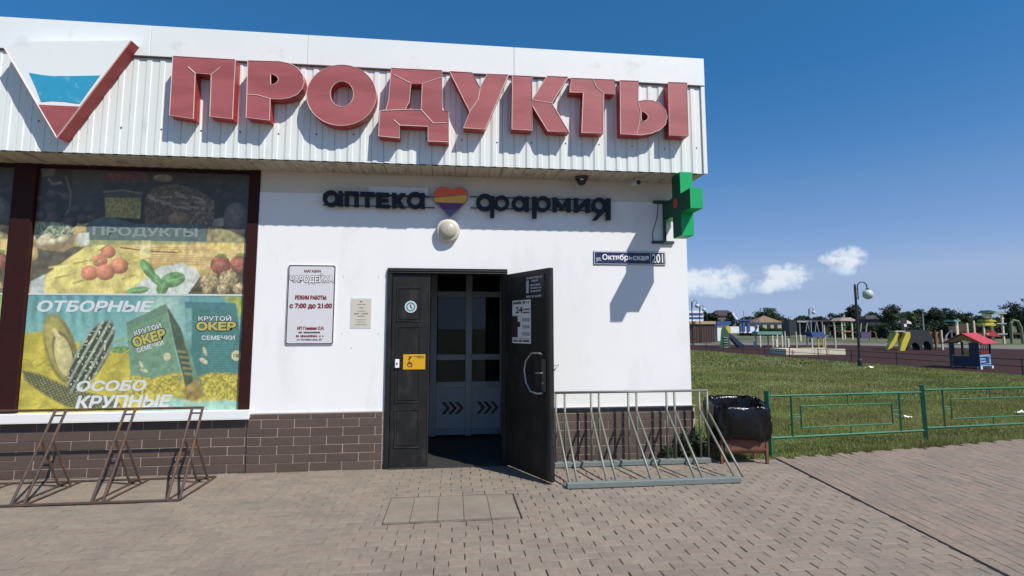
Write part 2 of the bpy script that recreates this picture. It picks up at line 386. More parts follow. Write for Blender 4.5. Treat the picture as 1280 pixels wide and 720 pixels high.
while y > -4.6:
    off = .1*(row % 2)+random.uniform(-.006, .006)+.012*math.sin(y*3); x = -6.8+off
    while x < 4.2:
        g = .004 if x < -.8 else .0045; gx = random.choice((.002, .003, .004, .006, .008) if x > -.8 else (.002, .003, .004, .006))
        lx = .2-gx; ly = .1-g*.8+random.uniform(-.002, .0015); cx = x+.1; cy = y+random.uniform(-.002, .002)+.004*math.sin(x*2.3)
        x += .2
        hx = lx/2
        # cut against the slabs, the seam and the walls
        x0, x1 = cx-hx, cx+hx
        if MATR[1]-.045 < cy < MATR[3]+.045:
            if x0 < MATR[0] < x1: x1 = MATR[0]+.010
            elif x0 < MATR[2] < x1: x0 = MATR[2]+.006
            elif x0 >= MATR[0] and x1 <= MATR[2]: continue
        sx = seam_x(cy)-.014
        if x0 > sx-.02: continue
        x1 = min(x1, sx)
        if x1-x0 < .03: continue
        if abs(cx+1.55) < .17 and abs(cy+1.28) < .11: x1 -= .010; ly -= .009
        if cy > edge_y(cx)-.05 and cx > 3.0: continue
        dip = .0022*math.sin(cx*1.9+1)*math.sin(cy*2.3)+.0015*math.sin(cx*5.1+cy*4)
        PAV.append(((x0+x1)/2, cy, x1-x0, ly, random.gauss(0, .006), dip+random.uniform(-.0012, .0015), (random.gauss(0, .006), random.gauss(0, .010)), pcol()))
    y -= .1; row += 1
DS = math.atan2(.9925, .1224)                                      # paving right of the seam runs away from the street
cs, sn = math.cos(DS), math.sin(DS); row = 0; v = .0
while v < 9.:
    # v: distance to the right of the seam; u: along it
    u = -5.6+(.1*(row % 2))+random.uniform(-.004, .004); gr = random.choice((.0008, .001, .001, .0015, .002, .0045))
    while u < 1.6:
        bx, by = 3.755+(u+.1)*cs+(v+.05)*sn, (u+.1)*sn-(v+.05)*cs
        u += .2
        if by > edge_y(bx)-.055 or by < -4.6: continue
        dip = .004*math.sin(bx*1.7)*math.sin(by*2.1+1)
        PAV.append((bx, by, .2-.003+random.uniform(-.002, .001), .1-gr-random.uniform(0, .0006), DS+random.gauss(0, .0015), dip+random.uniform(-.001, .0015), (random.gauss(0, .005), random.gauss(0, .012)), tuple(c*k for c, k in zip(pcol(.95), (1.04, .97, .97)))))
    v += .1; row += 1
def pix(x, y, z=0.):
    d = np.array([x, y, z])-CAM; w = d@_f; return PX+F*(d@CR)/w, PY-F*(d@CU)/w, w
def inframe(p):
    a, b, w = pix(p[0], p[1]); return w > 0 and -5 < a < 1285 and b < 722
PAV.sort(key=lambda p: (not inframe(p), math.hypot(p[0]-CAM[0], p[1]-CAM[1])))
for p in PAV[:300]: obj('paver', paver_mb(*p), M['paver'], pavement, color=True)
rest = MB()
for p in PAV[300:]:
    b = paver_mb(*p); rest.add(b.v, b.f, p[7])
obj('pavers', rest, M['paver'], pavement, color=True, kind='stuff')
xs = [-.53, -.325, -.11, .10, .315, .545]
for a, b in zip(xs, xs[1:]):
    m = MB(); m.box((a+.0015, -1.645+random.uniform(0, .006), -.03), (b-.0015, -1.05, .002+random.uniform(-.001, .001)), .003); obj('cement_slab', m, M['slab'], pavement)
m = MB(); ys = [-4.4, .0]
m.add([(seam_x(-4.4)-.012, -4.4, -.011), (seam_x(-4.4)+.012, -4.4, -.011), (seam_x(-.05)+.012, -.05, -.011), (seam_x(-.05)-.012, -.05, -.011)], [(0, 1, 2, 3)]); obj('seam_shade_strip', m, M['darkgap'], pavement)  # dark strip stands in for the shadow inside the deep seam
m = MB(); m.add([(-7, -4.5, -.0075), (-.60, -4.5, -.0075), (-.60, -.02, -.0075), (-7, -.02, -.0075)], [(0, 1, 2, 3)]); obj('joint_sand', m, M['dust'], pavement)

# ================================================================ shop building
WX1 = 2.764; FX1 = 2.858; FY = -.4; FZ0, FZ1 = 3.25, 4.616
BZ = float((onY(200, 73, FY)[2]+onY(874, 107.5, FY)[2])/2)          # lower edge of the smooth band
shop = empty('shop_building', (-2, 0, 0), 'single-storey white shop with brown brick plinth and ribbed white fascia', 'building')
DX0, DX1, DZ = -.733, .606, 2.172
ZB = 3.0
w = MB()
T = .36
w.box((-2.13, 0, .05), (DX0, T, ZB)); w.box((DX1, 0, .05), (WX1, T, ZB)); w.box((DX0, 0, DZ), (DX1, T, ZB))
w.box((-8, .10, .05), (-2.13, T, .60))
wall = obj('wall', w, M['plaster'], shop)
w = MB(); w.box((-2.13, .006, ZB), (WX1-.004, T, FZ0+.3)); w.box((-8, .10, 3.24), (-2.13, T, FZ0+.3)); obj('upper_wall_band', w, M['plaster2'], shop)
w = MB(); w.box((WX1-.30, T, 0), (WX1, 11, 4.4)); w.box((-8, 10.7, 0), (WX1-.30, 11, 4.4)); w.box((-8.3, T, 0), (-8, 11, 4.4)); obj('rear_wall', w, M['plaster'], shop)
w = MB(); w.box((-8.3, -.36, 4.40), (FX1-.03, 11.1, 4.56)); obj('roof', w, M['flash'], shop)
# fascia of ribbed sheet
def ribs(x0, x1, pitch, prof):
    out = []; x = x0; k = 0
    while x < x1:
        for a, d in prof:
            if x+a <= x1: out.append((x+a, d))
        x += pitch
    return out
PR = [(0, 0), (.003, -.011), (.006, 0), (.012, 0), (.020, .007), (.062, .007), (.070, 0), (.124, 0)]
pr = ribs(-8, FX1-.05, .127, PR)
f = MB()
vs = [(x, FY-d, FZ0) for x, d in pr]+[(x, FY-d, BZ+.01) for x, d in pr]; n = len(pr)
f.add(vs, [(i, i+1, i+1+n, i+n) for i in range(n-1)])
fascia = obj('fascia_sheet', f, M['ribbed'], shop)
f = MB(); f.box((-8, FY+.012, FZ0+.02), (FX1-.012, FY+.03, FZ1-.02)); f.box((FX1-.03, FY+.03, FZ0+.02), (FX1-.006, 11., FZ1-.02)); obj('fascia_backing', f, M['ribbed'], shop)
f = MB()
joints = [-8]+[float(onY(x, yy, FY)[0]) for x, yy in ((190, 50), (385, 65), (642, 75))]+[FX1]
for a, b in zip(joints, joints[1:]):
    q = MB(); q.box((a+.0015, FY-.026, BZ), (b-.0015, FY+.011, FZ1), .004); obj('flashing_panel', q, M['flash'], shop)
q = MB(); q.box((-8, FY-.022, BZ-.014), (FX1-.05, FY-.010, BZ-.001)); obj('drip_edge', q, M['darkgap'], fascia)
q = MB(); q.box((FX1-.048, FY-.016, FZ0-.004), (FX1, FY+.011, BZ-.001), .003); obj('corner_trim', q, M['flash'], fascia)
for zz in (FZ0+.29,):
    x = -4.5; k = 0
    while x < FX1-.1:
        s = MB(); s.lathe([(.0001, .007), (.006, .006), (.009, .0)], (x, FY-.003, zz+random.uniform(-.02, .02)), 8, 'y'); obj('screw', s, M['darkgap'], fascia); x += .381
# soffit of the same sheet, ribs running to the wall
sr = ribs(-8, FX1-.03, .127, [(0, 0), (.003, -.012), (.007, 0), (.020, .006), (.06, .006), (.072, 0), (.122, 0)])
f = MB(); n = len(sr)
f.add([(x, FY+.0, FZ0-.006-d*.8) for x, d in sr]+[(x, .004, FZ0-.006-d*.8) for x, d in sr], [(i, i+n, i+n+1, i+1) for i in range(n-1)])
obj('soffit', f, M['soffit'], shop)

# plinth with bricks
BL, BH = .335, .0905
plinth = MB(); plinth.box((-8, .008, 0), (-2.13, .10, .56)); plinth.box((-2.13, -.022, 0), (DX0-.012, .0, .598)); plinth.box((DX1+.01, -.022, 0), (WX1+.022, .0, .598)); plinth.box((WX1, .0, 0), (WX1+.022, 6, .598))
plinth = obj('plinth', plinth, M['mortar'], shop)
for a_, b_ in ((-2.128, DX0-.012), (DX1+.01, WX1+.03)): q = MB(); q.box((a_, -.030, .600), (b_, .0, .614), .002); obj('plinth_cap', q, flat('plinth cap', (.42, .37, .34), .6), plinth)
def bricks(x0, x1, yf, ztop, phase):
    z = .006; r = 0
    while z < ztop-.02:
        h = min(BH, ztop-z); x = x0-((phase+.5*r) % 1)*BL; r += 1
        while x < x1:
            a, b = max(x, x0), min(x+BL, x1)
            if b-a > .03:
                k = random.uniform(.90, 1.10); c = (.092*k, .062*k*random.uniform(.97, 1.04), .050*k)
                m = MB(); dj = random.uniform(-.0015, .0015); m.box((a+.004, yf-.006+dj, z+.004), (b-.004, yf+.01, z+h-.004), .0025, c)
                obj('brick', m, M['brick'], plinth, color=True)
            x += BL
        z += BH
bricks(-5.9, -2.13, .008, .555, .35); bricks(-2.13, DX0-.013, -.022, .598, .1); bricks(DX1+.011, WX1+.021, -.022, .598, .6)

# windows with brown frames and printed film
win = MB(); win.box((-8, .115, .60), (-2.13, .13, 3.24)); window = obj('window', win, mat('dark window glass', (.02, .022, .024), .08), shop)
for a, b, d in ((-4.590, -4.378, .0), (-2.245, -2.132, .0), (-6.96, -6.75, .0)):
    q = MB(); q.box((a, d-.012, .655), (b, .114, 3.238), .004); obj('window_post', q, M['brown'], window)
q = MB(); q.box((-8, .03, 3.20), (-2.247, .114, 3.238)); obj('window_head', q, M['brown'], window)
q = MB(); q.box((-8, -.062, .566), (-2.112, .114, .652), .004); sill = obj('window_sill', q, M['sill'], shop)
q = MB(); q.box((-8, -.064, .560), (-2.110, -.054, .5655)); obj('sill_lip', q, M['sill'], sill)

# doorway
fr = MB()
fr.box((DX0, -.03, 0), (DX0+.055, .12, DZ), .004); fr.box((DX1-.055, -.03, 0), (DX1, .12, DZ), .004); fr.box((DX0+.055, -.03, DZ-.06), (DX1-.055, .12, DZ), .004)
frame = obj('door_frame', fr, M['door'], shop)
q = MB()
for zz in (DZ-.028, DZ-.052): q.tube([(DX0+.004, -.034, zz), (DX1-.004, -.034, zz)], .006, 6)
obj('frame_moulding', q, M['dooredge'], frame)
q = MB(); q.box((DX0+.055, -.05, -.01), (DX1-.055, .36, .012)); obj('threshold', q, M['floor'], frame)
lf = MB(); lf.box((DX0+.058, -.012, .012), (-.275, .045, DZ-.063), .004)
leaf0 = obj('fixed_door_leaf', lf, M['door'], shop)
for z0, z1 in ((1.60, 1.93), (1.18, 1.50), (.72, 1.05), (.24, .60)):
    q = MB(); a, b = -.60, -.385
    q.box((a, -.018, z0), (b, -.0125, z1), .003)
    obj('panel', q, M['door'], leaf0)
    q = MB(); q.tube([(a-.02, -.014, z0-.02), (b+.02, -.014, z0-.02), (b+.02, -.014, z1+.02), (a-.02, -.014, z1+.02)], .007, 4, closed=True); obj('panel_moulding', q, M['dooredge'], leaf0)
q = MB(); q.box((-.2745, -.016, .012), (-.262, .05, DZ-.063)); obj('leaf_edge', q, M['dooredge'], leaf0)
# open leaf, built in its own plane: u along the leaf from the hinge, n out of its inner face
HX, HY = .560, -.020; EX, EY = .946, -.832
LD = Vector((EX-HX, EY-HY, 0)); LL = LD.length; LD.normalize(); LN = Vector((LD.y, -LD.x, 0))   # towards the camera's left
def LP(u, n, z): return (HX+LD.x*u+LN.x*n, HY+LD.y*u+LN.y*n, z)
def leafpart(name, mb, m, parent, **k):
    mb.xf(LP); mb.f = [f[::-1] for f in mb.f]; return obj(name, mb, m, parent, **k)
q = MB(); q.box((0, -.05, .025), (LL, 0, 2.105), .004); leaf1 = leafpart('open_door_leaf', q, M['door'], shop)
q = MB(); q.box((LL-.05, .0005, .03), (LL-.004, .006, 2.10), .002); q.box((.01, .0005, .03), (.05, .006, 2.10), .002); q.box((.05, .0005, 2.05), (LL-.05, .006, 2.10), .002); leafpart('leaf_rim', q, M['dooredge'], leaf1)
q = MB(); q.tube([(LL-.10, .0, 1.24), (LL-.13, .05, 1.255), (LL-.24, .06, 1.25), (LL-.34, .06, 1.17), (LL-.37, .06, 1.07), (LL-.34, .06, .95), (LL-.25, .06, .865), (LL-.14, .05, .855), (LL-.10, 0, .865)], .011, 8); leafpart('pull_handle', q, M['chrome'], leaf1, smooth=True)
q = MB(); q.box((LL-.125, .0065, .88), (LL-.055, .018, 1.20), .003); leafpart('lock_plate', q, flat('lock plate', (.06, .06, .06), .3), leaf1)
q = MB(); q.tube([(LL-.09, .018, 1.06), (LL-.09, .05, 1.06), (LL-.17, .05, 1.055)], .009, 6); q.tube([(LL-.09, .018, .96), (LL-.09, .028, .96)], .011, 8); leafpart('lever', q, M['chrome'], leaf1)
# vestibule and the inner glazed partition
IY = 1.62
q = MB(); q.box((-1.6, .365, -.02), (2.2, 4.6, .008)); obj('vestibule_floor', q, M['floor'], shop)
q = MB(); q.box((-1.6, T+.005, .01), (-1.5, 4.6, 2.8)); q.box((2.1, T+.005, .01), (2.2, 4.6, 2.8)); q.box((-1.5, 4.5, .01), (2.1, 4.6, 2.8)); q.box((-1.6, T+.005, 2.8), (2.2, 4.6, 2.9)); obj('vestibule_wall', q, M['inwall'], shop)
def c8(x, yy): return onY(470+x*.4167, 320+yy*.4167, IY)
part = MB(); PXs = [float(c8(x, 300)[0]) for x in (172, 278)]; step = PXs[1]-PXs[0]
VX = [PXs[0]-step*.30, PXs[0], PXs[1], PXs[1]+step*.98, PXs[1]+step*1.95]
HZ = [float(c8(270, yy)[2]) for yy in (526, 385, 303, 115)]+[2.55]
for x in VX: part.box((x-.045, IY-.03, .02), (x+.045, IY+.03, 2.75), .003)
for z in HZ:
    for a, b in zip(VX, VX[1:]): part.box((a+.046, IY-.025, z-.04), (b-.046, IY+.025, z+.04), .003)
partition = obj('inner_partition', part, M['alu'], shop)
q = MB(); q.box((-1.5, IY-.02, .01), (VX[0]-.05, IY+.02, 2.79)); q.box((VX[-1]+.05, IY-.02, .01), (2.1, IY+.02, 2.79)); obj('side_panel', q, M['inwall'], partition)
glass = bpy.data.materials.new('clear glass'); glass.use_nodes = True; t = glass.node_tree; t.nodes.remove(t.nodes['Principled BSDF'])
gl = t.nodes.new('ShaderNodeBsdfGlossy'); gl.inputs['Roughness'].default_value = .02; trn = t.nodes.new('ShaderNodeBsdfTransparent'); trn.inputs[0].default_value = (.75, .8, .8, 1)
fz = t.nodes.new('ShaderNodeFresnel'); fz.inputs[0].default_value = 1.35; ms = t.nodes.new('ShaderNodeMixShader')
t.links.new(fz.outputs[0], ms.inputs[0]); t.links.new(trn.outputs[0], ms.inputs[1]); t.links.new(gl.outputs[0], ms.inputs[2]); t.links.new(ms.outputs[0], t.nodes['Material Output'].inputs[0])
for (a, b), (z0, z1), k in [((VX[i], VX[i+1]), (HZ[j], HZ[j+1]), j) for i in range(4) for j in range(4)]:
    q = MB(); q.box((a+.046, IY-.006, z0+.041), (b-.046, IY+.006, z1-.041))
    pn = obj('lower_panel' if k == 0 else 'pane', q, M['alupanel'] if k == 0 else glass, partition)
    if k == 0 and b-a > .3:
        zc = (z0+z1)/2; xc = (a+b)/2; hh = .085
        for j in range(3):
            x = xc-.13+j*.095; q = MB(); th = .05
            q.prism([(x, zc+hh), (x+th, zc+hh), (x+th+.075, zc), (x+th, zc-hh), (x, zc-hh), (x+.075, zc)], IY-.0085, IY-.0065)
            obj('chevron', q, flat('brown chevron', (.04, .028, .02)) if j < 2 else flat('dull orange chevron', (.10, .055, .02)), partition)
q = MB()
for i in range(4): q.box((-1.4+.9*i, 3.4, .01), (-1.4+.9*i+.82, 4.0, 1.7)); 
obj('store_shelf', q, M['inwall'], shop)

# ================================================================ box letters on the fascia
LD_ = .13; LY = FY-.012-LD_
def fp(pts, conv, Y=LY): return [(float(p[0]), float(p[2])) for p in (onY(*conv(*q), Y) for q in pts)]
c2 = lambda x, yy: (200+x*.28125, 40+yy*.28125)
c3 = lambda x, yy: (540+x*.28125, 40+yy*.28125)
c0 = lambda x, yy: (x, yy)
def ell(cx, cy, rx, ry, n=36): return [(cx+rx*math.cos(2*math.pi*i/n), cy+ry*math.sin(2*math.pi*i/n)) for i in range(n)]
letters = [
 ('П', c2, [(57, 107), (335, 122), (322, 387), (222, 375), (228, 188), (157, 183), (148, 386), (42, 370)], [], [[(125, 155), (157, 184)], [(268, 155), (228, 188)]]),
 ('Р', c2, [(390, 127), (530, 130), (575, 139), (612, 160), (634, 190), (641, 222), (632, 252), (610, 277), (575, 292), (535, 298), (490, 297), (487, 392), (383, 380)], [[(491, 187), (505, 188), (520, 197), (527, 211), (520, 225), (505, 234), (491, 235)]], [[(385, 277), (430, 280), (490, 297)]]),
 ('О', c2, ell(806, 281, 155, 135, 48), [ell(808, 276, 52, 57, 32)], []),
 ('Д', c0, [(489, 85), (552.4, 88), (553, 138), (561, 140), (561, 177.5), (535, 176.5), (535, 158), (499.5, 156.5), (499.5, 172.5), (473, 170), (475, 138.5), (482.5, 137), (486, 124)], [[(513.6, 104.7), (527.7, 105.2), (526.3, 137), (506.6, 137), (511.6, 127)]],
  [[(492.5, 93.5), (513, 104)], [(528, 105), (552, 96.5)], [(511.6, 127), (506, 137), (475, 138.5)], [(526.3, 137), (541.5, 154), (558, 153.5)], [(492.5, 150), (499.5, 156.5)]]),
 ('У', c3, [(78, 175), (178, 180), (213, 248), (245, 186), (340, 190), (236, 432), (140, 426), (168, 355)], [], [[(213, 250), (205, 300), (168, 352)]]),
 ('К', c3, [(357, 193), (445, 197), (445, 300), (512, 195), (606, 200), (532, 315), (610, 445), (515, 440), (447, 330), (445, 437), (355, 432)], [], [[(445, 302), (532, 316)]]),
 ('Т', c3, [(618, 204), (812, 212), (812, 277), (763, 274), (762, 450), (665, 447), (672, 270), (612, 267)], [], [[(715, 209), (730, 245), (763, 273)]]),
 ('Ь', c3, [(835, 215), (918, 218), (916, 308), (945, 302), (980, 304), (1012, 318), (1036, 345), (1046, 378), (1038, 410), (1015, 434), (980, 449), (930, 458), (838, 453)], [[(930, 353), (947, 358), (961, 372), (958, 388), (946, 396), (930, 398)]], [[(916, 308), (926, 350), (922, 400), (910, 455)]]),
 ('I', c3, [(1050, 223), (1133, 226), (1140, 462), (1055, 460)], [], []),
]
sign = empty('box_letter_sign', (0, FY-.012, 3.6), 'large faded red box letters reading ПРОДУКТЫ across the white fascia', 'sign')
for ch, cv, poly, holes, cracks in letters:
    b = MB(); P = fp(poly, cv); Hs = [fp(h, cv) for h in holes]
    b.prism(P, LY, FY-.010, Hs, side=1)
    o = obj('letter', b, [M['red'], M['redside']], sign); o['label'] = 'red box letter ' + ch
    e = MB()
    for l in [P]+Hs: e.tube([(x, LY-.001, z) for x, z in l], .0032, 4, closed=True)
    for l in cracks: e.tube([(x, LY-.001, z) for x, z in fp(l, cv)], .0048, 4)
    obj('edge_trim', e, M['trim'], o)

# the tick shaped emblem
cl = lambda x, yy: (x*.25, 20+yy*.25)
VD = .14; VY = FY-.012-VD
emb = empty('emblem_sign', (-4.3, FY-.012, 3.3), 'tick shaped box emblem in white, sky blue and red left of the red letters', 'sign')
P = fp([(22, 160), (100, 128), (655, 122), (285, 608)], cl, VY)
b = MB(); b.prism(P, VY, FY-.010); obj('body', b, M['flash'], emb)
(ax, az), (bx, bz) = P[2], P[3]; ln = math.hypot(ax-bx, az-bz); ox, oz = (az-bz)/ln*.004, -(ax-bx)/ln*.004
b = MB(); b.prism([(ax+ox, az+oz), (ax+ox*3, az+oz*3), (bx+ox*3, bz+oz*3), (bx+ox, bz+oz)], VY, FY-.010); obj('red_side', b, M['redside'], emb)
b = MB(); b.prism(fp([(145, 283), (200, 293), (250, 299), (350, 300), (500, 297), (445, 372), (400, 436), (380, 436), (320, 427), (260, 424), (205, 428), (180, 360)], cl, VY-.004), VY-.004, VY-.001); obj('blue_field', b, M['blue'], emb)
b = MB(); b.prism(fp([(192, 443), (395, 452), (287, 605)], cl, VY-.004), VY-.004, VY-.001); obj('red_field', b, M['red'], emb)
b = MB(); pts = fp([(655, 122), (285, 608), (22, 160)], cl, VY); b.tube([(x, VY-.001, z) for x, z in pts], .006, 4); obj('edge_trim', b, M['trim'], emb)

# ================================================================ pharmacy lettering
AY = -.075; AB = -.040
ca = lambda x, yy: (395+x*.1484375, 225+yy*.1484375)
cf = lambda x, yy: (585+x*.15625, 215+yy*.15625)
ap = empty('pharmacy_sign', (-.2, -.08, 2.75), 'dark blue lower-case letters reading аптека фармия under the fascia', 'sign')
def R4(x0, y0, x1, y1): return [(x0, y0), (x1, y0), (x1, y1), (x0, y1)]
def ring(cx, cy, ro, ri): return (ell(cx, cy, ro, ro, 32), [ell(cx, cy, ri, ri, 24)])
G = [
 (ca, [ring(125, 155, 70, 36), (R4(188, 90, 222, 222), [])]),
 (ca, [([(240, 92), (357, 95), (357, 226), (322, 226), (322, 128), (276, 126), (276, 222), (240, 221)], [])]),
 (ca, [([(372, 96), (492, 100), (492, 138), (450, 137), (450, 229), (410, 228), (412, 135), (370, 133)], [])]),
 (ca, [([(505, 103), (615, 107), (615, 137), (545, 135), (545, 154), (608, 156), (608, 184), (545, 182), (545, 204), (620, 206), (620, 237), (505, 233)], [])]),
 (ca, [([(640, 105), (676, 106), (676, 155), (712, 108), (755, 110), (708, 168), (756, 238), (712, 238), (676, 188), (676, 237), (640, 236)], [])]),
 (ca, [ring(835, 170, 72, 38), (R4(880, 108, 916, 241), [])]),
 (cf, [ring(135, 242, 70, 36), ring(268, 248, 62, 33), (R4(178, 190, 211, 366), [])]),
 (cf, [ring(412, 252, 62, 32), (R4(455, 195, 489, 317), [])]),
 (cf, [(R4(515, 195, 550, 371), []), ring(600, 255, 64, 34)]),
 (cf, [([(680, 202), (712, 203), (752, 262), (792, 207), (824, 208), (824, 320), (792, 320), (792, 262), (752, 312), (712, 260), (712, 319), (680, 319)], [])]),
 (cf, [([(850, 207), (884, 208), (884, 268), (944, 210), (978, 211), (978, 325), (944, 325), (944, 262), (884, 322), (850, 322)], [])]),
 (cf, [ring(1052, 265, 62, 32), (R4(1105, 210, 1143, 384), []), ([(1055, 312), (1092, 322), (1030, 386), (992, 386)], [])]),
]
for cv, shapes in G:
    b = MB()
    for i, (poly, holes) in enumerate(shapes): b.prism(fp(poly, cv, AY), AY-.0012*i, AB, [fp(h, cv, AY) for h in holes])
    obj('letter', b, M['signdark'], ap)
b = MB()
for cv, x0, x1, yy in ((ca, 60, 1000, 130), (cf, 20, 1130, 212), (ca, 60, 1000, 220), (cf, 20, 1130, 300)):
    p, q = onY(*cv(x0, yy), -.03), onY(*cv(x1, yy+ (4 if cv is ca else 2)), -.03); z = (p[2]+q[2])/2; b.box((p[0], -.038, z-.006), (q[0], -.026, z+.006))
    for k in range(5):
        x = p[0]+(q[0]-p[0])*(k+.3)/5; b.box((x, -.0255, z-.006), (x+.012, .004, z+.006))
obj('mounting_rail', b, M['iron'], ap)
b = MB(); p, q = onY(*ca(440, 50), -.02), onY(*ca(945, 130), -.02); b.box((p[0], -.022, q[2]), (q[0], -.002, p[2]), .003); obj('cable_box', b, flat('grey cable trunk', (.66, .68, .68)), ap)
# heart between the words
ht = empty('heart_sign', (-.05, -.12, 2.75), 'heart shaped sign in red, orange, purple and blue bands between the two words', 'sign')
HYF = -.085
heart = [(1150, 78), (1185, 62), (1225, 58), (1262, 75), (1282, 108), (1278, 150), (1258, 185), (1205, 245), (1128, 305), (1060, 240), (1000, 185), (985, 150), (990, 108), (1012, 72), (1050, 55), (1095, 60)]
hp = fp(heart, ca, HYF)
b = MB(); b.prism(hp, HYF, -.02); obj('body', b, flat('heart body', (.25, .20, .20)), ht)
def band(y0l, y0r, y1l, y1r):
    out = [];
    # clip the heart between two slanted lines
    def clip(poly, fl, fr, keep_below):
        r = []
        for i in range(len(poly)):
            a, c = poly[i], poly[(i+1) % len(poly)]
            la = fl+(fr-fl)*(a[0]-985)/297; lc = fl+(fr-fl)*(c[0]-985)/297
            da, dc = (a[1]-la)*keep_below, (c[1]-lc)*keep_below
            if da >= 0: r.append(a)
            if da*dc < 0: k = da/(da-dc); r.append((a[0]+(c[0]-a[0])*k, a[1]+(c[1]-a[1])*k))
        return r
    return clip(clip([(1131+(x-1131)*.95, 165+(yy-165)*.95) for x, yy in heart], y0l, y0r, 1), y1l, y1r, -1)
for nm, args, c in (('red_band', (0, 0, 146, 118), (.72, .10, .02)), ('orange_band', (151, 124, 186, 196), (.74, .37, .03)), ('purple_band', (190, 200, 246, 246), (.11, .025, .13)), ('blue_band', (251, 251, 400, 400), (.05, .10, .28))):
    pl = band(*args)
    if len(pl) > 2: b = MB(); b.prism(fp(pl, ca, HYF-.006), HYF-.006, HYF-.0005); obj(nm, b, flat(nm, c, .4), ht)
# bulkhead lamp
lp = onY(560, 288, -.05); lc = (float(lp[0]), 0., float(lp[2]))
lamp = empty('wall_lamp', lc, 'round white bulkhead lamp below the heart sign', 'lamp')
b = MB(); b.lathe([(.0001, .075), (.118, .072), (.132, .058), (.134, 0.)], lc, 32, 'y'); obj('housing', b, flat('lamp housing', (.56, .54, .49)), lamp, smooth=True)
b = MB(); b.lathe([(.0001, .118), (.05, .112), (.085, .096), (.100, .074), (.100, .0725)], lc, 32, 'y'); obj('cover', b, flat('yellowed diffuser', (.45, .42, .33), .3), lamp, smooth=True)
# cameras under the soffit
cp = onY(727, 232, -.16); dome = empty('dome_camera', (cp[0], -.16, FZ0-.02), 'dark brown dome camera under the fascia', 'camera')
b = MB(); b.lathe([(.072, 0), (.074, -.03), (.066, -.036)], (cp[0], -.16, FZ0-.012), 20); obj('base', b, flat('dome base', (.05, .035, .03)), dome, smooth=True)
b = MB(); b.sphere((cp[0], -.16, FZ0-.045), .06, 18, (1, 1, 1.15)); obj('dome', b, flat('dome glass', (.015, .01, .009), .1), dome, smooth=True)
b = MB(); b.box((cp[0]-.03, -.226, FZ0-.065), (cp[0]+.005, -.222, FZ0-.05)); b.box((cp[0]-.03, -.226, FZ0-.04), (cp[0]-.01, -.222, FZ0-.03)); obj('painted_highlight', b, M['paper'], dome)  # small pale boxes imitate glints on the dome
cp = onY(796, 226, -.2); bc_ = empty('bullet_camera', (cp[0], -.2, FZ0-.02), 'small white bullet camera under the right end of the fascia', 'camera')
b = MB(); b.tube([(cp[0], -.2, FZ0-.006), (cp[0], -.2, FZ0-.05)], .02, 12); b.tube([(cp[0]-.02, -.14, FZ0-.06), (cp[0]+.005, -.235, FZ0-.075)], .034, 14); obj('housing', b, flat('camera shell', (.55, .53, .48)), bc_, smooth=False)
b = MB(); b.tube([(cp[0]+.006, -.236, FZ0-.0752), (cp[0]+.0075, -.243, FZ0-.0762)], .026, 14); obj('lens', b, M['ink'], bc_)

# green cross
XC, XT = 2.471, 2.612; Y = [-.04, -.308, -.537, -.775]; Z = [2.512, 2.762, 2.978, 3.222]
cr = empty('pharmacy_cross', (2.54, -.4, 2.51), 'green box cross standing out from the wall under the fascia corner', 'sign')
outl = [(Y[0], Z[1]), (Y[0], Z[2]), (Y[1], Z[2]), (Y[1], Z[3]), (Y[2], Z[3]), (Y[2], Z[2]), (Y[3], Z[2]), (Y[3], Z[1]), (Y[2], Z[1]), (Y[2], Z[0]), (Y[1], Z[0]), (Y[1], Z[1])]
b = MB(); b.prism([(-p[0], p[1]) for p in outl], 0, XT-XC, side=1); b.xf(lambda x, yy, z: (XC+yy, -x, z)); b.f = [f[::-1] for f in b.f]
obj('body', b, [M['cross_shade'], M['crossg']], cr)
b = MB(); b.prism([(-p[0], p[1]) for p in ell(-.40, 2.90, .065, .055, 20)], 0, .006); b.xf(lambda x, yy, z: (XC-.006+yy, -x, z)); b.f = [f[::-1] for f in b.f]; obj('emblem', b, flat('orange emblem', (.42, .07, .02), .5, .3, 40), cr)
b = MB(); b.box((2.47, -.04, 2.53), (2.50, -.015, 3.02)); b.box((2.36, -.03, 2.985), (2.55, -.002, 3.02)); b.box((2.33, -.03, 2.50), (2.60, -.002, 2.53)); obj('bracket', b, flat('dark green bracket', (.02, .05, .035)), cr)
b = MB(); b.tube([(2.36, .0, 3.0), (2.42, -.01, 2.99), (2.40, -.008, 2.8), (2.34, -.004, 2.62), (2.35, -.006, 2.53)], .004, 5); obj('cable', b, M['iron'], cr)

# ================================================================ plates and notices
def FPt(Yp): return lambda u, v: (u, Yp, v)
def rrect(x0, z0, x1, z1, r=.02, n=5):
    out = []
    for cx, cz, a0 in ((x1-r, z1-r, 0), (x0+r, z1-r, 90), (x0+r, z0+r, 180), (x1-r, z0+r, 270)):
        out += [(cx+r*math.cos(R(a0+90*i/n)), cz+r*math.sin(R(a0+90*i/n))) for i in range(n+1)]
    return out
def box_of(x0, y0, x1, y1, cv, Yp):
    a, b = onY(*cv(x0, y1), Yp), onY(*cv(x1, y0), Yp); return float(a[0]), float(a[2]), float(b[0]), float(b[2])
cs7 = lambda x, yy: (350+x*.15964, 325+yy*.15972)
X0, Z0, X1, Z1 = box_of(42, 42, 440, 662, cs7, 0)
hs = empty('opening_hours_sign', ((X0+X1)/2, 0, Z0), 'white plate with black border and shop opening hours left of the door', 'sign')
b = MB(); b.prism(rrect(X0, Z0, X1, Z1, .025), -.014, .0); obj('plate', b, flat('sign plate', (.62, .62, .63), .25, .05, 3), hs)
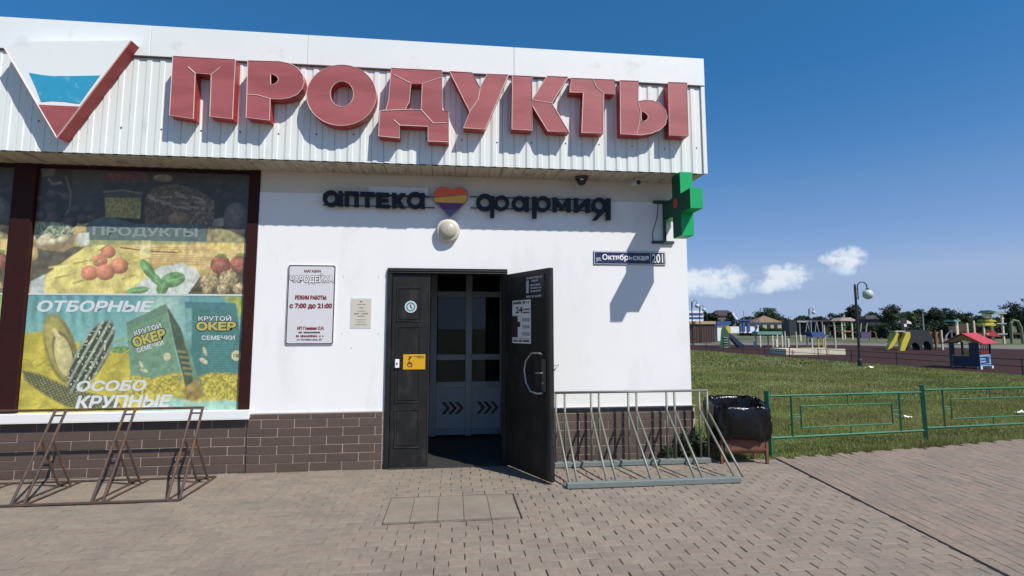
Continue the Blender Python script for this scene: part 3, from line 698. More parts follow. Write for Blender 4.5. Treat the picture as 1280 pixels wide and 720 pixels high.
b = MB(); b.prism(rrect(X0+.004, Z0+.004, X1-.004, Z1-.004, .023), -.0155, -.0142, [rrect(X0+.014, Z0+.014, X1-.014, Z1-.014, .018)]); obj('border', b, M['ink'], hs)
W_, H_ = X1-X0, Z1-Z0
def line(u0, v0, u1, v1, body, m, name='lettering', bold=.02, Yp=-.0165, parent=hs):
    return obj(name, (text_mb if body else lambda b_, *a: marks_mb(*a[:2]))(body, (X0+W_*u0, Z1-H_*v1, X0+W_*u1, Z1-H_*v0), FPt(Yp), bold), m, parent)
line(.34, .060, .69, .096, 'МАГАЗИН', M['maroon'], bold=.03)
line(.035, .108, .965, .245, 'ЧАРОДЕЙКА', M['ink'], bold=.085)
line(.043, .114, .957, .239, 'ЧАРОДЕЙКА', flat('lettering white', (.75, .74, .74)), bold=.030, Yp=-.0175)
line(.17, .385, .83, .440, 'РЕЖИМ РАБОТЫ:', M['maroon'], bold=.055)
line(.06, .485, .95, .560, 'с 7:00 до 21:00', M['maroon'], bold=.055)
line(.24, .775, .80, .818, 'ИП Гоневая С.Н.', M['maroon'], bold=.05)
line(.27, .838, .73, .860, '', M['ink'], bold=.02)
line(.22, .880, .80, .908, '', M['maroon'], bold=.02)
line(.24, .925, .76, .955, 'ул. Октябрьская, 201', M['ink'], bold=.02)
for x_, y_ in ((498, 133), (770, 133), (482, 577), (770, 577), (560, 690)):
    p = onY(*cs7(x_, y_), 0); b = MB(); b.lathe([(.0001, .002), (.005, .0015), (.006, -.001)], (float(p[0]), 0, float(p[2])), 8, 'y'); obj('anchor_plug', b, flat('grey plug', (.22, .21, .20)), wall)
# small paper in a clear pocket
X0, Z0, X1, Z1 = box_of(555, 305, 715, 525, cs7, 0); W_, H_ = X1-X0, Z1-Z0
nt2 = empty('paper_notice', ((X0+X1)/2, 0, Z0), 'small cream paper notice in a clear pocket between plate and door', 'notice')
b = MB(); b.box((X0-.008, -.004, Z0-.012), (X1+.008, .0, Z1+.014)); obj('pocket', b, flat('clear pocket', (.66, .68, .66), .15), nt2)
b = MB(); b.box((X0, -.006, Z0), (X1, -.0045, Z1)); obj('sheet', b, flat('cream sheet', (.55, .52, .43), .7, .08, 30), nt2)
for u0, v0, u1, v1, tx in ((.42, .07, .58, .12, ''), (.30, .18, .72, .21, ''), (.36, .30, .64, .335, ''), (.28, .42, .72, .445, ''), (.15, .50, .86, .555, '8:00 - 20:00'), (.30, .60, .70, .63, ''), (.20, .73, .80, .75, ''), (.30, .81, .70, .83, ''), (.18, .90, .84, .925, '')):
    line(u0, v0, u1, v1, tx, flat('grey ink', (.12, .11, .10)), bold=.02, Yp=-.0068, parent=nt2)
# street name plate
X0, Z0, X1, Z1 = box_of(0, 0, 1, 1, lambda x, yy: (743+x*69.5, 315.6+yy*14.2), 0); Xn = float(onY(831, 322)[0])
st = empty('street_name_plate', ((X0+Xn)/2, 0, Z0), 'navy street name plate with white house number 201 on the white wall', 'sign')
b = MB(); b.box((X0-.010, -.012, Z0-.008), (Xn+.004, .0, Z1+.008), .002); obj('backing', b, flat('plate edge', (.12, .12, .14)), st)
b = MB(); b.box((X0-.003, -.0138, Z0-.002), (Xn-.003, -.0121, Z1+.002)); obj('frame', b, M['white'], st)
b = MB(); b.box((X0+.004, -.017, Z0+.006), (X1-.004, -.0142, Z1-.006)); obj('name_field', b, M['navy'], st)
b = MB(); b.box((X1+.003, -.017, Z0+.006), (Xn-.009, -.0142, Z1-.006)); obj('number_field', b, flat('number field', (.03, .035, .055), .4), st)
W_, H_ = X1-X0, Z1-Z0
line(.025, .50, .115, .84, 'ул.', M['white'], bold=.01, Yp=-.0178, parent=st)
line(.135, .20, .965, .80, 'Октябрьская', M['white'], bold=.03, Yp=-.0178, parent=st)
W_ = Xn-X1; X0 = X1
line(.09, .13, .84, .87, '201', M['white'], bold=.02, Yp=-.0178, parent=st)
# things on the fixed leaf
c4 = lambda x, yy: (480+x*.19449, 330+yy*.19444)
p = onY(*c4(172, 275), -.02); sc_ = (float(p[0]), -.0195, float(p[2]))
bs = empty('round_sticker', sc_, 'round pale blue and white sticker on the fixed door leaf', 'sticker')
b = MB(); b.lathe([(.0001, .001), (.066, .001), (.066, 0)], sc_, 28, 'y'); obj('disc', b, flat('sticker white', (.55, .62, .62)), bs)
b = MB(); b.prism([(sc_[0]+x, sc_[2]+z) for x, z in ell(0, 0, .052, .052, 28)], sc_[1]-.0022, sc_[1]-.0012, [[(sc_[0]+x, sc_[2]+z) for x, z in ell(0, 0, .034, .034, 24)]]); obj('ring', b, flat('sticker teal', (.10, .25, .29)), bs)
b = MB(); b.prism([(sc_[0]+x, sc_[2]+z) for x, z in ((-.008, .026), (.004, .026), (.004, .0), (.022, -.012), (.016, -.020), (-.010, -.008))], sc_[1]-.0022, sc_[1]-.0012); obj('pictogram', b, M['ink'], bs)
X0, Z0, X1, Z1 = box_of(122, 580, 266, 678, c4, -.02); W_, H_ = X1-X0, Z1-Z0
ys = empty('accessibility_notice', ((X0+X1)/2, -.02, Z0), 'yellow notice with a wheelchair symbol on the fixed door leaf', 'notice')
b = MB(); b.box((X0, -.0225, Z0), (X1, -.0185, Z1)); obj('plate', b, flat('signal yellow', (.62, .34, .008), .45, .05), ys)
b = MB(); cx, cz = X0+W_*.30, Z0+H_*.32
b.prism([(cx+x, cz+z) for x, z in ell(0, 0, .028, .028, 20)], -.0238, -.0227, [[(cx+x, cz+z) for x, z in ell(0, 0, .020, .020, 18)]]); b.box((cx-.012, -.0242, cz), (cx-.004, -.0231, cz+.045)); b.box((cx-.004, -.0242, cz+.006), (cx+.022, -.0231, cz+.013)); b.box((cx+.016, -.0242, cz-.03), (cx+.023, -.0231, cz+.0055))
b.prism([(cx-.008+x, cz+.058+z) for x, z in ell(0, 0, .009, .009, 12)], -.0238, -.0227); obj('wheelchair_symbol', b, M['ink'], ys)
b = MB(); b.prism([(X0+W_*.24, Z1-H_*.14), (X0+W_*.40, Z1-H_*.14), (X0+W_*.34, Z1-H_*.28), (X0+W_*.28, Z1-H_*.26)], -.0238, -.0227); obj('bell_symbol', b, M['ink'], ys)
line(.48, .10, .95, .16, '', M['ink'], bold=.01, Yp=-.0237, parent=ys); line(.62, .20, .95, .25, '', M['ink'], bold=.01, Yp=-.0237, parent=ys)
X0, Z0, X1, Z1 = box_of(70, 612, 99, 668, c4, -.02)
cb = empty('call_button', ((X0+X1)/2, -.02, Z0), 'small white call button beside the yellow notice', 'button')
b = MB(); b.box((X0, -.035, Z0), (X1, -.012, Z1), .004); obj('housing', b, M['white'], cb)
b = MB(); b.lathe([(.0001, .006), (.009, .005), (.010, 0)], ((X0+X1)/2, -.035, (Z0+Z1)/2), 14, 'y'); obj('push_button', b, M['ink'], cb)
# papers on the open leaf
def lbox(u0, z0, u1, z1, n0, n1): q = MB(); q.box((u0, n0, z0), (u1, n1, z1)); return q
def onleaf(x, yy):
    c5 = (620+x*.25, 330+yy*.25); d = ray(*c5); nn = np.array(LN); t_ = ((np.array([HX, HY, 0])-CAM)@nn)/(d@nn); Q = CAM+t_*d
    return float((Q-np.array([HX, HY, 0]))@np.array(LD)), float(Q[2])
def leaf_notice(name, quad, label, m, rows, ink, blocks=()):
    us, zs = zip(*(onleaf(*q) for q in quad)); u0, u1 = (us[0]+us[3])/2, (us[1]+us[2])/2; z1, z0 = (zs[0]+zs[1])/2, (zs[2]+zs[3])/2
    e = empty(name, LP((u0+u1)/2, 0, z0), label, 'notice'); leafpart('sheet', lbox(u0, z0, u1, z1, .0003, .0022), m, e)
    W, H = u1-u0, z1-z0
    for a, b_, c, d, tx, bd in rows: obj('lettering', (text_mb if tx else lambda b9, *a9: marks_mb(*a9[:2]))(tx, (u0+W*a, z1-H*d, u0+W*c, z1-H*b_), lambda u, v: LP(u, .0030, v), bd), ink, e)
    for a, b_, c, d, mm in blocks: leafpart('printed_block', lbox(u0+W*a, z1-H*d, u0+W*c, z1-H*b_, .0024, .0028), mm, e)
leaf_notice('opening_hours_poster', [(82, 182), (173, 180), (176, 398), (84, 396)], 'white poster with a large number 24 on the open black door', M['paper'],
  [(.04, .02, .96, .09, '', .03), (.18, .15, .58, .30, '24', .03), (.62, .20, .96, .24, '', .02), (.60, .27, .96, .31, '', .02), (.05, .91, .95, .965, '', .02)], M['ink'],
  [(.0, .36, .30, .86, M['ink']), (.30, .50, .44, .62, M['ink']), (.55, .42, .95, .50, flat('grey block', (.35, .35, .34))), (.55, .58, .95, .66, flat('grey block', (.35, .35, .34))), (.55, .74, .95, .82, flat('grey block', (.35, .35, .34))), (.04, .87, .96, .885, flat('grey block', (.35, .35, .34)))])
leaf_notice('small_black_plate', [(146, 62), (240, 52), (240, 172), (148, 174)], 'small black plate with pale lettering above the white poster on the open door', flat('black plate', (.018, .02, .024), .3),
  [(.08, .04, .92, .13, '', .02), (.36, .18, .70, .27, '', .02), (.30, .36, .88, .45, '', .02), (.30, .50, .88, .58, '', .02), (.30, .63, .88, .71, '', .02), (.06, .84, .92, .94, '', .02)], flat('pale ink', (.42, .44, .46)),
  [(.06, .18, .20, .74, flat('pale ink', (.42, .44, .46)))])
q = MB(); q.tube([(.985, -.002, 1.04), (1.08, -.05, 1.065), (1.19, -.03, 1.09), (1.13, -.02, 1.02), (1.0, -.002, .93)], .0035, 5); obj('loose_wire', q, M['iron'], None, label='thin loose wire loop on the white wall beside the open door', cat='wire')

# ================================================================ printed film in the windows
class Paint:
    def __init__(s, nx, ny, conv):
        s.nx, s.ny = nx, ny; s.U, s.V = np.meshgrid(np.linspace(0, 1, nx), np.linspace(0, 1, ny)); s.img = np.zeros((ny, nx, 3)); s.conv = conv
        r = np.random.default_rng(3); s.n = {}
        for k in (6, 14, 30, 70):
            g = r.random((k+2, k*2+2)); xi = s.U*(k*2-1); yi = s.V*(k-1); x0 = xi.astype(int); y0 = yi.astype(int); fx = xi-x0; fy = yi-y0; fx = fx*fx*(3-2*fx); fy = fy*fy*(3-2*fy)
            s.n[k] = (g[y0, x0]*(1-fx)+g[y0, x0+1]*fx)*(1-fy)+(g[y0+1, x0]*(1-fx)+g[y0+1, x0+1]*fx)*fy-.5
        # picture coordinates of every grid point
        s.X, s.Y = conv(s.U, s.V)
        s.px = abs(s.X[0, 1]-s.X[0, 0])
    def blend(s, m, c, tex=0., k=30):
        c = np.array(s2l(c)); t = 1+tex*s.n[k][..., None]*2; s.img = s.img*(1-m[..., None])+c*t*m[..., None]
    def poly(s, pts, c, soft=4, tex=.15, k=30):
        d = np.full(s.X.shape, 1e9); ins = np.zeros(s.X.shape, bool); n = len(pts)
        for i in range(n):
            (x1, y1), (x2, y2) = pts[i], pts[(i+1) % n]; dx, dy = x2-x1, y2-y1
            t = np.clip(((s.X-x1)*dx+(s.Y-y1)*dy)/(dx*dx+dy*dy+1e-9), 0, 1); d = np.minimum(d, np.hypot(s.X-x1-t*dx, s.Y-y1-t*dy))
            if y1 != y2:
                c_ = ((y1 > s.Y) != (y2 > s.Y)) & (s.X < dx*(s.Y-y1)/dy+x1); ins ^= c_
        m = np.clip(.5+np.where(ins, d, -d)/soft, 0, 1); s.blend(m, c, tex, k); return m
    def ell(s, cx, cy, rx, ry, c, ang=0., soft=.12, hi=.35, tex=.12, k=30):
        a = R(ang); dx, dy = s.X-cx, s.Y-cy; u = (dx*math.cos(a)+dy*math.sin(a))/rx; v = (-dx*math.sin(a)+dy*math.cos(a))/ry
        q = np.hypot(u, v); m = np.clip((1-q)/soft, 0, 1); c = np.array(s2l(c)); sh = 1+hi*(1-1.6*np.hypot(u+.3, v+.35))
        s.img = s.img*(1-m[..., None])+c*(np.clip(sh, .35, 2)[..., None])*(1+tex*2*s.n[k][..., None])*m[..., None]; return u, v, m
    def stroke(s, pts, w, c):
        d = np.full(s.X.shape, 1e9)
        for (x1, y1), (x2, y2) in zip(pts, pts[1:]):
            dx, dy = x2-x1, y2-y1; t = np.clip(((s.X-x1)*dx+(s.Y-y1)*dy)/(dx*dx+dy*dy+1e-9), 0, 1); d = np.minimum(d, np.hypot(s.X-x1-t*dx, s.Y-y1-t*dy))
        s.blend(np.clip((w-d)/3+.5, 0, 1), c, .05)
    def mesh(s, name, corner, gain):
        """corner(u,v) -> world point arrays"""
        x, yy, z = corner(s.U, s.V); v = np.stack([x.ravel(), yy.ravel(), z.ravel()], 1); i = np.arange(s.nx*s.ny).reshape(s.ny, s.nx)
        f = np.stack([i[1:, :-1].ravel(), i[1:, 1:].ravel(), i[:-1, 1:].ravel(), i[:-1, :-1].ravel()], 1)
        return npmesh(name, v, f, M['print'], np.clip(s.img.reshape(-1, 3)*gain, .003, .8))
PYF = .030                                               # film plane, set back from the posts
WXL, WXR = -4.376, -2.247
ZM = float(onY(170, 368, PYF)[2]); ZT, ZL = 3.198, .654
def conv5(u, v): return (180-50*v)+((1190-22*v)-(180-50*v))*u, 60+(684-60)*v
def conv6(u, v): return (130-66*v)+((1166-26*v)-(130-66*v))*u, 66+(622-66)*v
A = Paint(330, 210, conv5)
A.img[:] = s2l((40, 34, 29)); A.img *= (1+.5*A.n[14][..., None]+.5*A.n[30][..., None])
A.poly([(330, 60), (480, 60), (480, 330), (330, 250)], (56, 52, 42))
A.poly([(130, 690), (150, 330), (420, 330), (1200, 405), (1200, 690)], (178, 155, 84), 10, .25, 14)
A.poly([(180, 60), (250, 60), (240, 95), (190, 105)], (92, 86, 70))
for cx, cy, r in ((180, 215, 22), (240, 192, 34), (232, 260, 38), (240, 312, 46), (350, 265, 28), (412, 262, 34), (376, 312, 32), (300, 205, 30), (185, 300, 30), (320, 330, 36), (420, 310, 30)): A.ell(cx, cy, r, r*.86, (70, 56, 54), hi=.9)
A.stroke([(300, 100), (322, 180), (318, 260), (300, 290)], 5, (98, 92, 74)); A.stroke([(260, 180), (320, 210)], 4, (92, 86, 70)); A.stroke([(220, 115), (240, 140), (275, 130)], 6, (120, 112, 95))
A.poly([(480, 70), (680, 62), (690, 110), (600, 125), (480, 118)], (86, 42, 40), 6, .5); A.ell(575, 90, 100, 22, (98, 48, 44), tex=.4)
A.poly([(478, 160), (660, 165), (655, 305), (482, 300)], (70, 66, 50)); A.poly([(482, 200), (655, 198), (650, 304), (486, 300)], (150, 138, 64), 4, .35, 70); A.stroke([(478, 172), (565, 160), (660, 175)], 4, (118, 112, 92))
A.ell(760, 92, 50, 22, (120, 112, 92), tex=.3)
A.poly([(672, 200), (700, 150), (760, 128), (830, 122), (900, 140), (965, 172), (1008, 200), (1012, 330), (672, 330)], (92, 72, 54), 6, .6, 70)
A.poly([(850, 240), (1008, 200), (1004, 330), (880, 330)], (104, 90, 72), 10, .7, 70)
for i in range(16): x = 690+random.random()*240; yy = 150+random.random()*80+(x-690)*.08; A.stroke([(x, yy), (x+25+random.random()*25, yy+random.uniform(-6, 12))], 5, (142, 126, 104))
A.ell(838, 302, 55, 42, (132, 102, 76)); A.ell(1122, 295, 68, 92, (96, 86, 76), hi=.5); A.poly([(1010, 300), (1055, 290), (1060, 335), (1000, 335)], (140, 132, 108))
for _ in range(14): A.ell(1020+random.random()*160, 80+random.random()*110, 26, 22, (52, 36, 34), hi=.5)
A.poly([(980, 335), (1060, 345), (1180, 400), (1175, 425), (975, 420)], (140, 132, 86), 8, .3)
A.poly([(395, 345), (430, 315), (480, 298), (540, 305), (620, 330), (975, 330), (975, 418), (395, 418)], (76, 98, 94), 3, .05)
A.poly([(395, 418), (975, 418), (975, 442), (395, 442)], (150, 158, 92), 4, .2); A.poly([(545, 440), (1175, 420), (1175, 545), (940, 560), (560, 520)], (206, 178, 104), 10, .18, 30)
for i in range(9): yy = 450+i*11; A.stroke([(560+random.random()*80, yy), (760+random.random()*350, yy-6+random.random()*12)], 2.5, (178, 146, 78))
A.stroke([(560, 453), (690, 468), (830, 474)], 4, (120, 88, 44)); A.poly([(655, 415), (700, 415), (705, 500), (650, 500)], (206, 196, 128), 8); A.poly([(970, 425), (1110, 420), (1120, 470), (1000, 460)], (214, 186, 92), 10)
A.poly([(132, 640), (152, 445), (395, 452), (330, 520), (240, 570)], (84, 78, 62), 8, .3)
A.poly([(158, 345), (240, 328), (330, 345), (345, 395), (300, 420), (160, 415)], (128, 140, 112), 6, .7, 70)
A.poly([(150, 435), (350, 395), (335, 450), (290, 480), (200, 470), (150, 460)], (140, 118, 84), 6); 
for cx, cy in ((175, 412), (215, 405), (190, 432), (240, 428), (285, 415)): A.ell(cx, cy, 30, 18, (196, 186, 146), random.uniform(-20, 20), hi=.4)
A.ell(150, 490, 26, 34, (186, 158, 104)); A.poly([(355, 385), (410, 380), (410, 445), (350, 442)], (186, 192, 176), 5)
A.poly([(200, 640), (215, 590), (300, 520), (390, 455), (470, 440), (620, 470), (700, 520), (690, 600), (600, 660), (560, 684), (200, 684)], (206, 190, 96), 8, .35, 14)
for i in range(15): x = 215+random.random()*420; yy = 520+random.random()*140; A.stroke([(x, yy), (x+60, yy-25+random.random()*20)], 5, random.choice([(228, 214, 122), (176, 154, 70)]))
A.poly([(135, 684), (140, 625), (205, 590), (200, 684)], (176, 186, 176), 6)
for cx, cy, r in ((500, 475, 38), (462, 520, 38), (552, 545, 48), (412, 582, 44), (487, 577, 48)): A.ell(cx, cy, r, r*.9, (200, 122, 84), hi=.55, tex=.05)
for p in (((430, 530), (470, 505)), ((455, 470), (500, 440)), ((440, 545), (455, 500))): A.stroke(p, 3, (140, 122, 60))
A.poly([(585, 684), (640, 640), (740, 550), (860, 528), (930, 560), (945, 590), (890, 684)], (190, 196, 184), 6, .08)
for cx, cy, rx, ry, an in ((690, 560, 26, 62, -35), (812, 612, 66, 40, -15), (762, 652, 30, 42, 20), (640, 668, 60, 20, -10), (730, 610, 22, 40, -40)):
    u, v, m = A.ell(cx, cy, rx, ry, (92, 142, 84), an, hi=.3, tex=.3); A.blend(m*np.clip(1-abs(u if ry > rx else v)*9, 0, 1)*.8, (150, 184, 130))
A.poly([(885, 684), (945, 600), (1172, 560), (1172, 684)], (76, 70, 48), 6, .4)
for cx, cy, r in ((1045, 535, 54), (1140, 530, 50)): A.ell(cx, cy, r, r, (150, 84, 64), hi=.5, tex=.3, k=70); A.ell(cx+5, cy-48, 26, 12, (120, 134, 66))
for cx, cy, r in ((990, 622, 50), (1086, 606, 50), (1060, 658, 32), (1140, 655, 34), (980, 668, 26)): A.ell(cx, cy, r, r*.95, (158, 140, 96), hi=.5, tex=.6, k=70)
gr_ = A.img.mean(2, keepdims=True); A.img = (A.img*.85+gr_*.15)*(1+.35*A.n[70][..., None]+.25*A.n[30][..., None])*.86+np.array(s2l((150, 150, 125)))*.10
B = Paint(340, 190, conv6)
sky_ = np.clip((B.Y-66)/200, 0, 1)[..., None]; B.img[:] = np.array(s2l((92, 160, 182)))*(1-sky_)+np.array(s2l((128, 190, 200)))*sky_
st_ = np.sin(B.X*.11+3*B.n[6])*np.clip((300-B.Y)/150, 0, 1)*np.clip((560-B.X)/100, 0, 1); B.img *= (1+.22*st_[..., None])
B.poly([(850, 66), (700, 66), (600, 330), (840, 330)], (166, 206, 206), 90, .1)
B.poly([(60, 640), (80, 255), (200, 240), (330, 290), (520, 340), (620, 350), (620, 640)], (206, 190, 62), 14, .3, 14)
B.poly([(560, 420), (620, 450), (1170, 440), (1170, 640), (560, 640)], (204, 186, 64), 16, .35, 30)
B.poly([(500, 325), (560, 312), (620, 320), (620, 352), (520, 345)], (110, 150, 84), 8, .5, 70); B.poly([(1060, 66), (1170, 66), (1170, 200), (1120, 140)], (176, 190, 70), 40, .3)
for i in range(26): x = 80+random.random()*500; yy = 290+random.random()*320; B.stroke([(x, yy), (x+40, yy+random.uniform(-30, 10))], 4, random.choice([(222, 208, 84), (176, 162, 52), (196, 178, 60)]))
B.poly([(600, 640), (800, 560), (930, 585), (1170, 570), (1170, 640)], (156, 208, 208), 20, .1)
m = B.poly([(88, 425), (160, 440), (250, 480), (330, 520), (520, 560), (560, 600), (400, 612), (290, 596), (190, 540), (100, 470)], (132, 132, 92), 12, .3, 70)
dots = (np.sin(B.X*.30+B.Y*.16)*np.sin(B.Y*.34-B.X*.10) > .05); B.blend(m*dots, (58, 62, 50), .3)
B.ell(272, 325, 78, 182, (150, 142, 78), -14, hi=.35); B.ell(268, 322, 60, 160, (182, 170, 98), -14, hi=.2); B.ell(284, 352, 50, 118, (112, 100, 54), -12); B.ell(284, 358, 44, 104, (216, 204, 150), -10, hi=.15)
B.poly([(236, 235), (246, 222), (275, 270), (250, 275)], (220, 208, 160), 4)
u, v, m = B.ell(414, 362, 74, 205, (160, 172, 164), 30, hi=.25, tex=.1)
B.blend(m*np.clip(.5-(abs(((u*2.4) % 1)-.42)-.30)*8, 0, 1)*(v > -.98), (52, 62, 56), .2)
B.blend(m*(B.n[70] > .30)*(np.abs(u) < .85), (206, 212, 204))
B.poly([(585, 202), (775, 110), (850, 470), (836, 520), (610, 560), (600, 430)], (112, 156, 138), 4, .10)
B.poly([(585, 202), (775, 110), (785, 150), (590, 238)], (100, 138, 124), 3, .1); B.poly([(602, 450), (700, 470), (842, 440), (836, 530), (610, 560)], (198, 182, 66), 14, .5, 70)
B.poly([(778, 112), (850, 230), (905, 430), (912, 520), (880, 580), (862, 470), (815, 290)], (66, 88, 76), 5, .3); B.poly([(850, 230), (890, 330), (946, 480), (915, 520), (905, 430)], (110, 146, 132), 5, .2)
for i in range(5): B.stroke([(838+i*8, 340+i*27), (872+i*9, 345+i*27)], 6, (140, 136, 100))
B.poly([(870, 98), (1122, 104), (1150, 300), (1146, 582), (958, 560), (935, 470), (880, 290)], (58, 126, 138), 5, .08)
B.poly([(870, 98), (1122, 104), (1126, 140), (872, 130)], (64, 128, 146), 3, .05); B.poly([(872, 130), (905, 132), (900, 330), (880, 290)], (120, 176, 186), 8)
B.poly([(940, 462), (1000, 445), (1150, 450), (1146, 585), (962, 562)], (196, 182, 68), 14, .5, 70)
for yy in range(300, 440, 12): B.stroke([(950, yy), (1140, yy+2)], 1.2, (82, 156, 168))
B.poly([(850, 530), (930, 470), (960, 560), (900, 585)], (170, 140, 80), 10, .4)
for cx, cy, r in ((1126, 363, 27), (781, 366, 20)): B.ell(cx, cy, r, r, (216, 214, 180), hi=.05, tex=.0)
for cx, cy, rx, ry, an in ((968, 342, 9, 26, -18), (962, 388, 26, 12, 30), (655, 402, 8, 20, -30), (668, 432, 22, 9, 15)): B.ell(cx, cy, rx, ry, (206, 206, 180), an, hi=.1)
gr_ = B.img.mean(2, keepdims=True); B.img = (B.img*.90+gr_*.10)*(1+.25*B.n[70][..., None]+.15*B.n[30][..., None])*np.array([1.0, .98, .80])*.86+np.array(s2l((150, 160, 130)))*.13
def cornA(u, v): return WXL+(WXR-WXL)*u, u*0+PYF, ZT+(ZM+.006-ZT)*v
def cornB(u, v): return WXL+(WXR-WXL)*u, u*0+PYF, (ZM-.006)+(ZL-ZM+.006)*v
def film_part(root, name, mesh): return obj(name, mesh, None, root)
def put_text(root, body, quad, conv, corn, m, bold, shear=0., ang=0., dy=-.0012):
    x0, y0, x1, y1 = quad; cx, cy = (x0+x1)/2, (y0+y1)/2; a = R(ang)
    def inv(X, Y):
        # picture coordinates -> film point
        v0 = (Y-conv(0, 0)[1])/(conv(0, 1)[1]-conv(0, 0)[1]); l = conv(0, v0)[0]; r = conv(1, v0)[0]
        p = corn(np.array((X-l)/(r-l)), np.array(v0)); return (float(p[0]), PYF+dy, float(p[2]))
    def fn(u, v):
        X, Y = u-cx, -v-cy; return inv(cx+X*math.cos(a)+Y*math.sin(a), cy-X*math.sin(a)+Y*math.cos(a))
    return obj('lettering', text_mb(body, (x0, -y1, x1, -y0), fn, bold, shear), m, root)
wtx = flat('film white print', (.60, .63, .63), .35, .05); gtx = flat('film grey print', (.24, .28, .27), .35, .05); ytx = flat('film yellow print', (.46, .40, .10), .35, .05); dtx = flat('film dark print', (.04, .05, .045), .35, .05)
food = empty('food_window_film', (-3.3, PYF, ZM), 'window film printed with bread, tomatoes, basil and walnuts, upper part shaded', 'window film')
obj('printed_sheet', A.mesh('printed_sheet', cornA, 1.22), None, food)
put_text(food, 'ПРОДУКТЫ', (425, 347, 930, 402), conv5, cornA, gtx, .035)
seed = empty('seed_window_film', (-3.3, PYF, ZL), 'blue and yellow window film printed with sunflower seeds and two seed packets', 'window film')
obj('printed_sheet', B.mesh('printed_sheet', cornB, .90), None, seed)
q = MB(); q.box((WXL, PYF-.003, ZM-.012), (WXR, PYF-.0005, ZM+.008)); obj('white_edge', q, flat('film white edge', (.55, .58, .56)), seed)
put_text(seed, 'ОТБОРНЫЕ', (168, 94, 718, 150), conv6, cornB, wtx, .04, .25)
put_text(seed, 'ОСОБО', (342, 476, 680, 528), conv6, cornB, wtx, .04, .25)
put_text(seed, 'КРУПНЫЕ', (335, 546, 806, 606), conv6, cornB, wtx, .04, .25)
for bx, an in (((936, 163, 1100, 192), 0), ((618, 214, 756, 246), 17)):
    x0, y0, x1, y1 = bx; put_text(seed, 'КРУТОЙ', (x0-3, y0-3, x1+3, y1+3), conv6, cornB, dtx, .06, 0, an); put_text(seed, 'КРУТОЙ', bx, conv6, cornB, wtx, .02, 0, an, -.002)
for bx, an in (((926, 196, 1124, 240), 0), ((612, 250, 778, 300), 17)):
    x0, y0, x1, y1 = bx; put_text(seed, 'ОКЕР', (x0-5, y0-4, x1+5, y1+4), conv6, cornB, dtx, .09, 0, an, -.0016); put_text(seed, 'ОКЕР', bx, conv6, cornB, ytx, .05, 0, an, -.0024)
put_text(seed, 'СЕМЕЧКИ', (952, 264, 1118, 286), conv6, cornB, wtx, .02); put_text(seed, 'СЕМЕЧКИ', (632, 304, 766, 328), conv6, cornB, wtx, .02, 0, 17)
put_text(seed, '120', (1112, 355, 1140, 371), conv6, cornB, dtx, .02)
for src, lab in ((food, 'food print window film in the window cut off by the left picture edge, upper sheet'), (seed, 'seed print window film in the window cut off by the left picture edge, lower sheet')):
    c = copy_tree(src); c.location.x -= 2.374; c['label'] = lab

# ================================================================ bicycle racks
rk = empty('bicycle_rack', (2.0, -.5, 0), 'grey steel bicycle rack with slanted bars between open door and litter bin', 'bicycle rack')
RY = -.165
rc = lambda x, yy: (680+x*.234375, 470+yy*.234375)
RT = float(onY(*rc(460, 83), RY)[2])
for y0, y1, x0, x1 in ((-.985, -.905, 1.075, 2.80), (RY-.05, RY+.03, 1.10, 2.87)):
    b = MB(); b.box((x0, y0, .006), (x1, y1, .056), .004); obj('base_rail', b, M['railgrey'], rk)
RXs = [float(onY(*rc(x, 90-15*(x-62)/806), RY)[0]) for x in (62, 110, 250, 292, 448, 492, 652, 694, 826, 868)]
b = MB(); b.tube([(RXs[0]-.012, RY, RT), (RXs[-1]+.012, RY, RT)], .0145, 8); obj('top_bar', b, M['galv'], rk, smooth=True)
for x, fx in zip(RXs, (1.105, 1.182, 1.468, 1.561, 1.908, 2.007, 2.347, 2.426, 2.754, 2.839)):
    b = MB(); b.tube([(x, RY, .05), (x, RY, RT-.01)], .0125, 8); obj('upright', b, M['galv'], rk, smooth=True)
    b = MB(); b.tube([(x, RY-.006, .575), ((x+fx)/2, (RY-.935)/2, .313), (fx, -.935, .052)], .0125, 8); obj('slanted_bar', b, M['galv'], rk, smooth=True)
lr = empty('rusty_bicycle_rack', (-3.4, -.5, 0), 'thin rusty bicycle rack with A shaped stands below the shop window', 'bicycle rack')
b = MB(); b.tube([(-4.95, -.89, .012), (-2.362, -.905, .012)], .012, 6); b.tube([(-4.95, -.15, .011), (-2.372, -.15, .011)], .010, 6); obj('ground_bar', b, M['rust'], lr)
TY = -.30; TZ = float(onY(248, 509.5, TY)[2])                       # the top bar leans back towards the wall
def lean(px, py): return float(onY(px, py, TY)[0])
TX = (lean(241, 510)+2.474, lean(254, 509)+2.367)
b = MB(); b.tube([(-4.95+TX[0], TY, TZ), (-2.36+TX[1], TY, TZ)], .012, 6); obj('top_bar', b, M['rust'], lr)
for xa, xb in ((-4.94, -4.84), (-4.33, -4.23), (-3.716, -3.612), (-3.085, -2.990), (-2.474, -2.367)):
    b = MB()
    A0, A1 = Vector((xa, -.88, .014)), Vector((xa+TX[0], TY-.01, TZ-.004)); B0, B1 = Vector((xb, -.89, .014)), Vector((xb+TX[1], TY-.01, TZ-.004))
    for P0, P1 in ((A0, A1), (B0, B1)):
        b.tube([P0, P1], .012, 6); b.tube([P0.lerp(P1, .66), (P0.x-.01, -.305, .018)], .011, 6); b.tube([(P0.x, -.88, .010), (P0.x-.004, -.15, .010)], .009, 6)
    b.tube([A0.lerp(A1, .94), B0.lerp(B1, .94)], .008, 6); b.tube([(xa-.008, -.31, .035), (xb-.008, -.31, .035)], .008, 6); obj('stand', b, M['rust'], lr)

